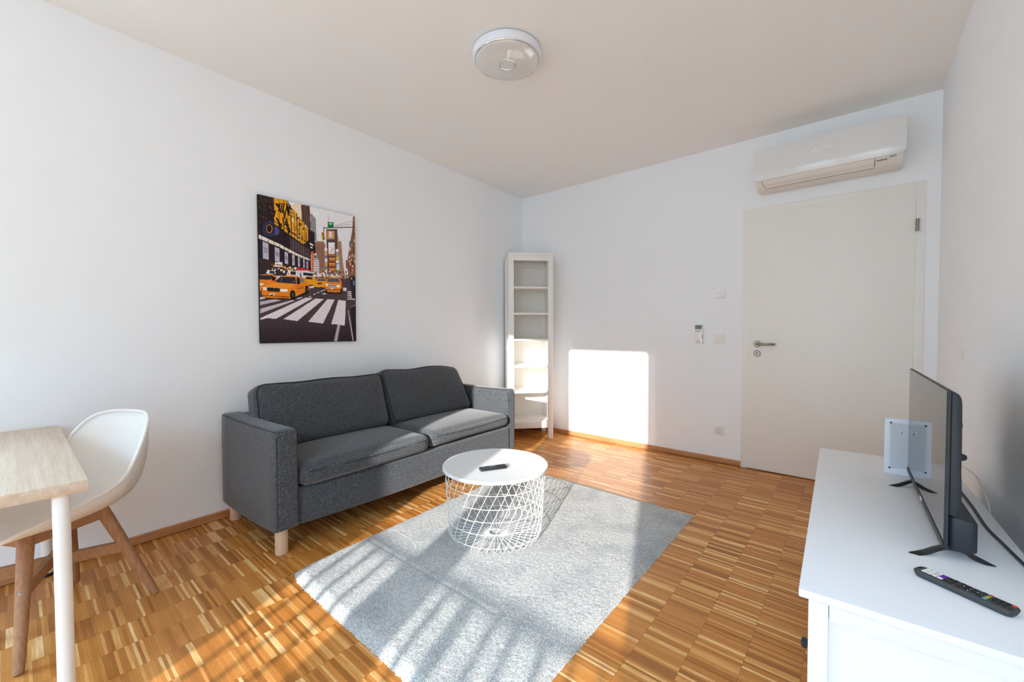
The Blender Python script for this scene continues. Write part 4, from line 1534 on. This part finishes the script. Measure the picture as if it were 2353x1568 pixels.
wh_ = MB(); wh_.box(-0.081, -0.076, -0.003, 0.003, ZT - 0.001, ZT + 0.0002); wh_.build('power_mark', 'grey', tr)
for i in range(4):
    btn(-0.0655 + i * 0.0098, -0.0085, 0.0086, 0.0085, 'plastic')
    btn(-0.0655 + i * 0.0098, 0.0005, 0.0086, 0.0085, ('plastic', 'plastic', 'pink', 'purple')[i]) if i < 4 else None
    if i < 3:
        btn(-0.0655 + i * 0.0098, 0.0095, 0.0086, 0.0085, 'plastic')
btn(-0.0361, 0.0095, 0.0086, 0.0085, 'purple')
for x, y in ((-0.026, -0.010), (-0.026, 0.010), (-0.016, -0.012), (-0.016, 0.0), (-0.016, 0.012), (-0.004, -0.012), (-0.004, 0.012), (0.031, -0.012), (0.031, 0.012)):
    btn(x, y, 0.0075, 0.0062, 'key', 0.0026)
m = MB(); m.lathe([(0.0075, ZT + 0.0012), (0.0150, ZT + 0.0012), (0.0158, ZT - 0.0005)], 36, (0.013, 0, 0))
m.build('navigation_ring', 'key', tr)
m = MB(); m.lathe([(0, ZT + 0.0018), (0.0052, ZT + 0.0016), (0.0060, ZT - 0.0005)], 24, (0.013, 0, 0))
m.build('ok_button', 'black', tr)
for dx, dy in ((0.0, 0.0), (-0.0115, 0.0), (0.0115, 0.0), (0, 0.0115), (0, -0.0115)):
    m = MB(); m.lathe([(0, ZT + 0.0022), (0.0011, ZT + 0.0020), (0.0012, ZT)], 10, (0.013 + dx, dy, 0))
    m.build('symbol', 'mark', tr)
for i, c in enumerate(('red', 'green', 'orange', 'blue')):
    btn(0.0405, 0.0129 - i * 0.0086, 0.0060, 0.0072, c, 0.0022)
for i in range(3):
    for j in range(3):
        btn(0.0500 + i * 0.0090, 0.0105 - j * 0.0098, 0.0066, 0.0072, 'key', 0.0022)
btn(0.0770, 0.0105, 0.0070, 0.0080, 'red', 0.0018)
btn(0.0770, -0.009, 0.0070, 0.0080, 'key', 0.0026)

# ------------------------------------------------------------------ air conditioner above the door
ac = thing('air_conditioner', 'white wall-mounted air conditioner above the door', 'air conditioner', (2.452, 0, 0))
AL = 0.855
AR = Matrix.Identity(4)
body = [(0.0, 2.235), (0.0, 2.515), (-0.150, 2.515), (-0.186, 2.48), (-0.196, 2.33), (-0.194, 2.296), (-0.178, 2.262), (-0.145, 2.236), (-0.10, 2.222), (-0.04, 2.222)]
m = MB(); m.prism(body, lambda u, v, w_: (w_, u, v), 0.010, AL - 0.010, bev=0.010)
m.build('body', 'acbody', ac, 45)
# front panel: slightly bowed plate with rounded lower corners and an arched top
n = 40
pts_f = []
xsn = [AL * i / n for i in range(n + 1)]


def topz(x):
    d = min(x, AL - x)
    return 2.5295 - (0.014 * (1 - min(1, d / 0.10)) ** 2)


def botz(x):
    d = min(x, AL - x)
    r = 0.034
    return 2.287 + (r - math.sqrt(max(0, r * r - (r - d) ** 2)) if d < r else 0)


m = MB()
ver = []
nz = 10
xsn = sorted(set([0, 0.0008, 0.003, 0.007, 0.013, 0.02, 0.028, 0.036] + [AL - q for q in (0, 0.0008, 0.003, 0.007, 0.013, 0.02, 0.028, 0.036)] + [0.06 + (AL - 0.12) * i / 14 for i in range(15)]))
grid = []
for x in xsn:
    rowf = []
    for j in range(nz + 1):
        z = botz(x) + (topz(x) - botz(x)) * j / nz
        y = -0.2195 + 0.018 * ((z - 2.40) / 0.13) ** 2 * (1.0 if z > 2.4 else 0.2) + 0.011 * max(0, (2.335 - z) / 0.045) ** 2 + 0.004 * (abs(x / AL - 0.5) * 2) ** 8
        rowf.append((m.bm.verts.new((x, y, z)), m.bm.verts.new((x, y + 0.020, z))))
    grid.append(rowf)
for a_, b_ in zip(grid, grid[1:]):
    for j in range(nz):
        m.bm.faces.new((a_[j][0], b_[j][0], b_[j + 1][0], a_[j + 1][0]))
        m.bm.faces.new((a_[j][1], a_[j + 1][1], b_[j + 1][1], b_[j][1]))
    m.bm.faces.new((a_[0][0], a_[0][1], b_[0][1], b_[0][0]))
    m.bm.faces.new((a_[nz][0], b_[nz][0], b_[nz][1], a_[nz][1]))
for g_ in (grid[0], grid[-1]):
    for j in range(nz):
        m.bm.faces.new((g_[j][0], g_[j + 1][0], g_[j + 1][1], g_[j][1]))
fpn = m.build('front_panel', 'acplastic', ac, 40)


def acs(k):                              # point on the curved lower front, k = 0 (top) .. 1 (bottom)
    P_ = [(-0.1945, 2.296), (-0.178, 2.262), (-0.145, 2.236), (-0.10, 2.222)]
    k *= 3
    i = min(2, int(k))
    f = k - i
    return (P_[i][0] + (P_[i + 1][0] - P_[i][0]) * f, P_[i][1] + (P_[i + 1][1] - P_[i][1]) * f)


prof_v = [acs(q) for q in (0.06, 0.2, 0.34, 0.5, 0.66)]
vx0, vx1 = 0.052, 0.700
m = MB()
rows_ = []
for i, (y, z) in enumerate(prof_v):
    ins = 0.018 * (i / 4) ** 2
    rows_.append([m.bm.verts.new((vx0 + ins, y - 0.0022, z - 0.0022)), m.bm.verts.new((vx1, y - 0.0022, z - 0.0022)), m.bm.verts.new((vx1, y + 0.004, z + 0.004)), m.bm.verts.new((vx0 + ins, y + 0.004, z + 0.004))])
for a_, b_ in zip(rows_, rows_[1:]):
    for j in range(4):
        m.bm.faces.new((a_[j], a_[(j + 1) % 4], b_[(j + 1) % 4], b_[j]))
m.bm.faces.new(rows_[0]); m.bm.faces.new(rows_[-1][::-1])
fl2 = m.build('air_flap', 'acbody', ac, 60)
m = MB()
out = [(vx0 - 0.001, *(lambda p: (p[0] - 0.0026, p[1] - 0.0024))(prof_v[0]))]
pa = []
for i, (y, z) in enumerate(prof_v):
    pa.append((vx0 - 0.0012 + 0.018 * (i / 4) ** 2, y - 0.0016, z - 0.0018))
pb = [(vx1 + 0.0015, y - 0.0016, z - 0.0018) for (y, z) in prof_v]
m.tube(pa[::-1] + pb, 0.0014, 6, closed=True)
m.build('flap_gap', 'void', fl2)
m = MB(); y, z = acs(0.42); m.tube([(vx0 + 0.010, y - 0.0022, z - 0.0024), (vx1 - 0.003, y - 0.0022, z - 0.0024)], 0.0005, 6)
m.build('flap_groove', 'grey', fl2)
# printing on the front
FX = 0.0
fy = -0.2203
lx0, lz0 = 0.374, 2.4215


def tri_diamond():
    m_ = MB()
    a = 0.0112
    h_ = a * math.sqrt(3) / 2
    c0 = (lx0 + 0.004, 2.4225)
    for k in range(3):
        A0 = R(90 + 120 * k)
        d1 = Vector((math.cos(A0 + R(30)), math.sin(A0 + R(30)))) * a
        d2 = Vector((math.cos(A0 - R(30)), math.sin(A0 - R(30)))) * a
        q = [Vector((0, 0)), d2, d1 + d2, d1]
        m_.mesh([(c0[0] + p.x, fy + 0.0003, c0[1] + p.y) for p in q] + [(c0[0] + p.x, fy + 0.0013, c0[1] + p.y) for p in q], [(0, 1, 2, 3), (4, 5, 6, 7), (0, 1, 5, 4), (1, 2, 6, 5), (2, 3, 7, 6), (3, 0, 4, 7)])
    return m_


tri_diamond().build('logo', 'silver', fpn)
text('lettering', 'MITSUBISHI', 0.0142, fpn, 'silver', (lx0 + 0.0265, fy + 0.0003, 2.4225), (1, 0, 0), (0, 0, 1), 0.0005, sx=1.14, off=0.0004)
text('lettering', 'HEAVY INDUSTRIES', 0.0078, fpn, 'silver', (lx0 + 0.0265, fy + 0.0003, 2.4125), (1, 0, 0), (0, 0, 1), 0.0005, sx=1.24, off=0.0002)
ya_, za_ = acs(0.25)
n_up = Vector((0, 0.50, 0.86)).normalized()
text('lettering', 'INVERTER', 0.0118, ac, 'void', (0.712, ya_ - 0.0045, za_ - 0.0050), (1, 0, 0), n_up, 0.0005, sx=1.0, off=0.0003)
m = MB()
y, z = acs(0.15)
m.box(-0.0165, 0.0165, -0.0008, 0.0012, -0.0065, 0.0065, 0.0006, 1, mat=Matrix.Translation((0.791, y - 0.0016, z)) @ Matrix.Rotation(R(-28), 4, 'X'))
m.build('display_window', 'lcdgrey', ac)
m = MB()
y, z = acs(0.36)
m.box(-0.0165, 0.0165, -0.0008, 0.0012, -0.0065, 0.0065, 0.0006, 1, mat=Matrix.Translation((0.791, y - 0.0012, z)) @ Matrix.Rotation(R(-44), 4, 'X'))
dsp = m.build('receiver_window', 'plastic', ac)
m = MB(); m.box(0.789, 0.793, y - 0.0032, y - 0.0014, z - 0.0006, z + 0.0006)
m.build('indicator', 'grey', dsp)
y, z = acs(0.82)
m = MB(); m.box(-0.019, 0.019, -0.0006, 0.001, -0.0045, 0.0045, 0.0004, 1, mat=Matrix.Translation((0.115, y - 0.0010, z - 0.001)) @ Matrix.Rotation(R(-66), 4, 'X'))
st = m.build('rating_sticker', 'plastic', ac)
m = MB(); m.box(-0.005, 0.005, -0.0012, -0.0006, -0.0025, 0.0025, mat=Matrix.Translation((0.115, y - 0.0010, z - 0.001)) @ Matrix.Rotation(R(-66), 4, 'X'))
m.build('sticker_print', 'grey', st)

# ------------------------------------------------------------------ wall devices beside the door
tm = thing('thermostat', 'small white room thermostat with round dial on the wall left of the door', 'thermostat', (2.162, 0, 1.4645))
m = MB(); m.prism(rrect(-0.044, 0.044, -0.0425, 0.0435, 0.003, 4), lambda u, v, w_: (u, w_, v), -0.0235, 0.0, bev=0.002)
tb_ = m.build('housing', 'plastic', tm)
m = MB(); m.lathe([(0.0215, 0.0), (0.0205, 0.0014), (0.0195, 0.0004), (0.019, 0.0022), (0, 0.0024)], 36, mat=Matrix.Translation((0, -0.0235, -0.0145)) @ Matrix.Rotation(R(90), 4, 'X'))
m.build('dial', 'plastic', tm, 25)
for k in range(13):
    a = R(-20 + 220 * k / 12)
    m = MB(); m.box(0.0225 * math.cos(a) - 0.0006, 0.0225 * math.cos(a) + 0.0006, -0.0239, -0.0233, -0.0145 + 0.0225 * math.sin(a) - 0.0006, -0.0145 + 0.0225 * math.sin(a) + 0.0006)
    m.build('scale_mark', 'grey', tm)
m = MB(); m.box(-0.038, -0.029, -0.0240, -0.0232, 0.034, 0.0375, 0.0003, 1)
m.build('printed_mark', 'grey', tm)

arm_ = thing('wall_remote', 'white air conditioner remote with grey display in a wall holder', 'remote control', (2.002, 0, 1.115))
m = MB(); m.prism(rrect(-0.030, 0.030, -0.078, 0.081, 0.004, 4), lambda u, v, w_: (u, w_, v), -0.026, -0.006, bev=0.002)
m.build('body', 'plastic', arm_)
m = MB(); m.box(-0.0275, 0.0265, -0.0268, -0.0255, 0.040, 0.0745, 0.0006, 1)
bz2 = m.build('display_surround', 'void', arm_)
m = MB(); m.box(-0.0245, 0.0235, -0.0274, -0.0262, 0.0435, 0.0705)
m.build('display', 'lcd', bz2)
for (x, z, c) in ((-0.019, 0.030, 'grey'), (0.016, 0.030, 'grey'), (-0.019, 0.017, 'grey'), (0.016, 0.017, 'grey')):
    m = MB(); m.prism(rrect(x - 0.006, x + 0.006, z - 0.0026, z + 0.0026, 0.0016, 3), lambda u, v, w_: (u, w_, v), -0.0274, -0.0255)
    m.build('button', c, arm_)
for z in (0.031, 0.0235, 0.0155):
    m = MB(); m.lathe([(0, 0.0012), (0.0042, 0.0010), (0.0050, 0)], 16, mat=Matrix.Translation((-0.002, -0.026, z)) @ Matrix.Rotation(R(90), 4, 'X'))
    m.build('button', 'lcdgrey', arm_)
m = MB(); m.box(-0.016, 0.012, -0.0266, -0.0256, -0.071, -0.0665)
m.build('printed_mark', 'lcdgrey', arm_)
m = MB()
m.box(-0.0345, 0.0345, -0.006, 0.0, -0.085, 0.01, 0.0015)
m.box(-0.0345, -0.0305, -0.030, -0.004, -0.085, -0.045, 0.001)
m.box(0.0305, 0.0345, -0.030, -0.004, -0.085, -0.045, 0.001)
m.box(-0.0345, 0.0345, -0.030, -0.004, -0.085, -0.079, 0.001)
m.box(-0.0345, -0.0200, -0.031, -0.027, -0.085, -0.045, 0.001)
m.box(0.0200, 0.0345, -0.031, -0.027, -0.085, -0.045, 0.001)
m.build('holder', 'plastic', arm_)
m = MB(); m.box(0.0300, 0.0316, -0.022, -0.010, -0.044, -0.012, 0.0006, 1)
m.build('side_key', 'dark', arm_)


def frame81(th_, cx, cz):
    m_ = MB()
    m_.prism(rrect(cx - 0.0405, cx + 0.0405, cz - 0.0405, cz + 0.0405, 0.003, 4), lambda u, v, w_: (u, w_, v), -0.0095, 0.0, bev=0.0018)
    return m_.build('cover_frame', 'cream', th_)


sw = thing('light_switch', 'white double rocker light switch below the thermostat', 'switch', (2.1675, 0, 1.070))
frame81(sw, 0, 0)
for x0, x1 in ((-0.0300, -0.0006), (0.0006, 0.0300)):
    m = MB()
    m.mesh([(x0, -0.009, -0.0285), (x1, -0.009, -0.0285), (x1, -0.009, 0.0285), (x0, -0.009, 0.0285), (x0, -0.0128, -0.0282), (x1, -0.0128, -0.0282), (x1, -0.0102, 0.0282), (x0, -0.0102, 0.0282)], [(0, 1, 2, 3), (4, 5, 6, 7), (0, 1, 5, 4), (1, 2, 6, 5), (2, 3, 7, 6), (3, 0, 4, 7)])
    m.build('rocker', 'cream', sw)
    m = MB(); m.box(x0 - 0.0006, x1 + 0.0006, -0.0100, -0.009, -0.0300, -0.0285)
    m.build('rocker_gap', 'grey', sw)

so = thing('power_socket', 'white wall power socket low on the wall beside the door frame', 'socket', (2.169, 0, 0.279))
frame81(so, 0, 0)
RX = Matrix.Rotation(R(90), 4, 'X')
m = MB(); m.prism(rrect(-0.0275, 0.0275, -0.0275, 0.0275, 0.002, 3), lambda u, v, w_: (u, w_, v), -0.0122, -0.008, bev=0.001)
m.build('insert_plate', 'cream', so)
m = MB(); m.lathe([(0.0215, 0.0126), (0.0198, 0.0128), (0.0190, 0.0116), (0, 0.0116)], 36, mat=RX)
m.build('recess', 'lcdgrey', so)
m = MB(); m.lathe([(0.0178, 0.01185), (0.0, 0.01188)], 36, mat=RX)
m.build('recess_floor', 'plastic', so)
for (x, z, r_) in ((-0.0095, 0.0, 0.0030), (0.0095, 0.0, 0.0030), (0.0, 0.0, 0.0013), (0.0, 0.0165, 0.0025), (0.0, -0.0165, 0.0032)):
    m = MB(); m.lathe([(r_, 0.0119), (r_, 0.0123), (0, 0.0123)], 16, mat=Matrix.Translation((x, 0, z)) @ RX)
    m.build('contact_hole', 'void', so)

# ------------------------------------------------------------------ ceiling lamp
lamp = thing('ceiling_lamp', 'round white flush ceiling lamp with glossy glass and chrome rings', 'lamp', (1.565, -2.095, ROOM_H))
m = MB(); m.lathe([(0, 0), (0.165, 0), (0.165, -0.006), (0, -0.006)], 64)
m.build('ceiling_plate', 'plastic', lamp)
m = MB(); m.lathe([(0.178, -0.006), (0.188, -0.008), (0.191, -0.016), (0.190, -0.036), (0.187, -0.046), (0.182, -0.050), (0.178, -0.048), (0.176, -0.020)], 96)
m.build('outer_ring', 'lampring', lamp, 50)
m = MB(); m.lathe([(0.1815, -0.049), (0.181, -0.053), (0.178, -0.0545), (0.175, -0.0525), (0.175, -0.046)], 96)
m.build('trim_ring', 'chrome', lamp, 60)
m = MB()
prof = [(0.1765, -0.047), (0.1755, -0.0535)] + [(0.1755 * math.cos(R(90 * i / 14)), -0.0535 - 0.020 * math.sin(R(90 * i / 14))) for i in range(1, 15)]
prof[-1] = (0, prof[-1][1])
m.lathe(prof, 96)
m.build('glass_diffuser', 'diffuser', lamp, 60)
zc = -0.0535 - 0.020 * math.sqrt(1 - (0.044 / 0.1755) ** 2)
m = MB(); m.lathe([(0.0500, zc + 0.001), (0.0495, zc - 0.0018), (0.0440, zc - 0.0026), (0.0390, zc - 0.0018), (0.0385, zc + 0.0)], 64)
m.build('centre_ring', 'chrome', lamp, 60)
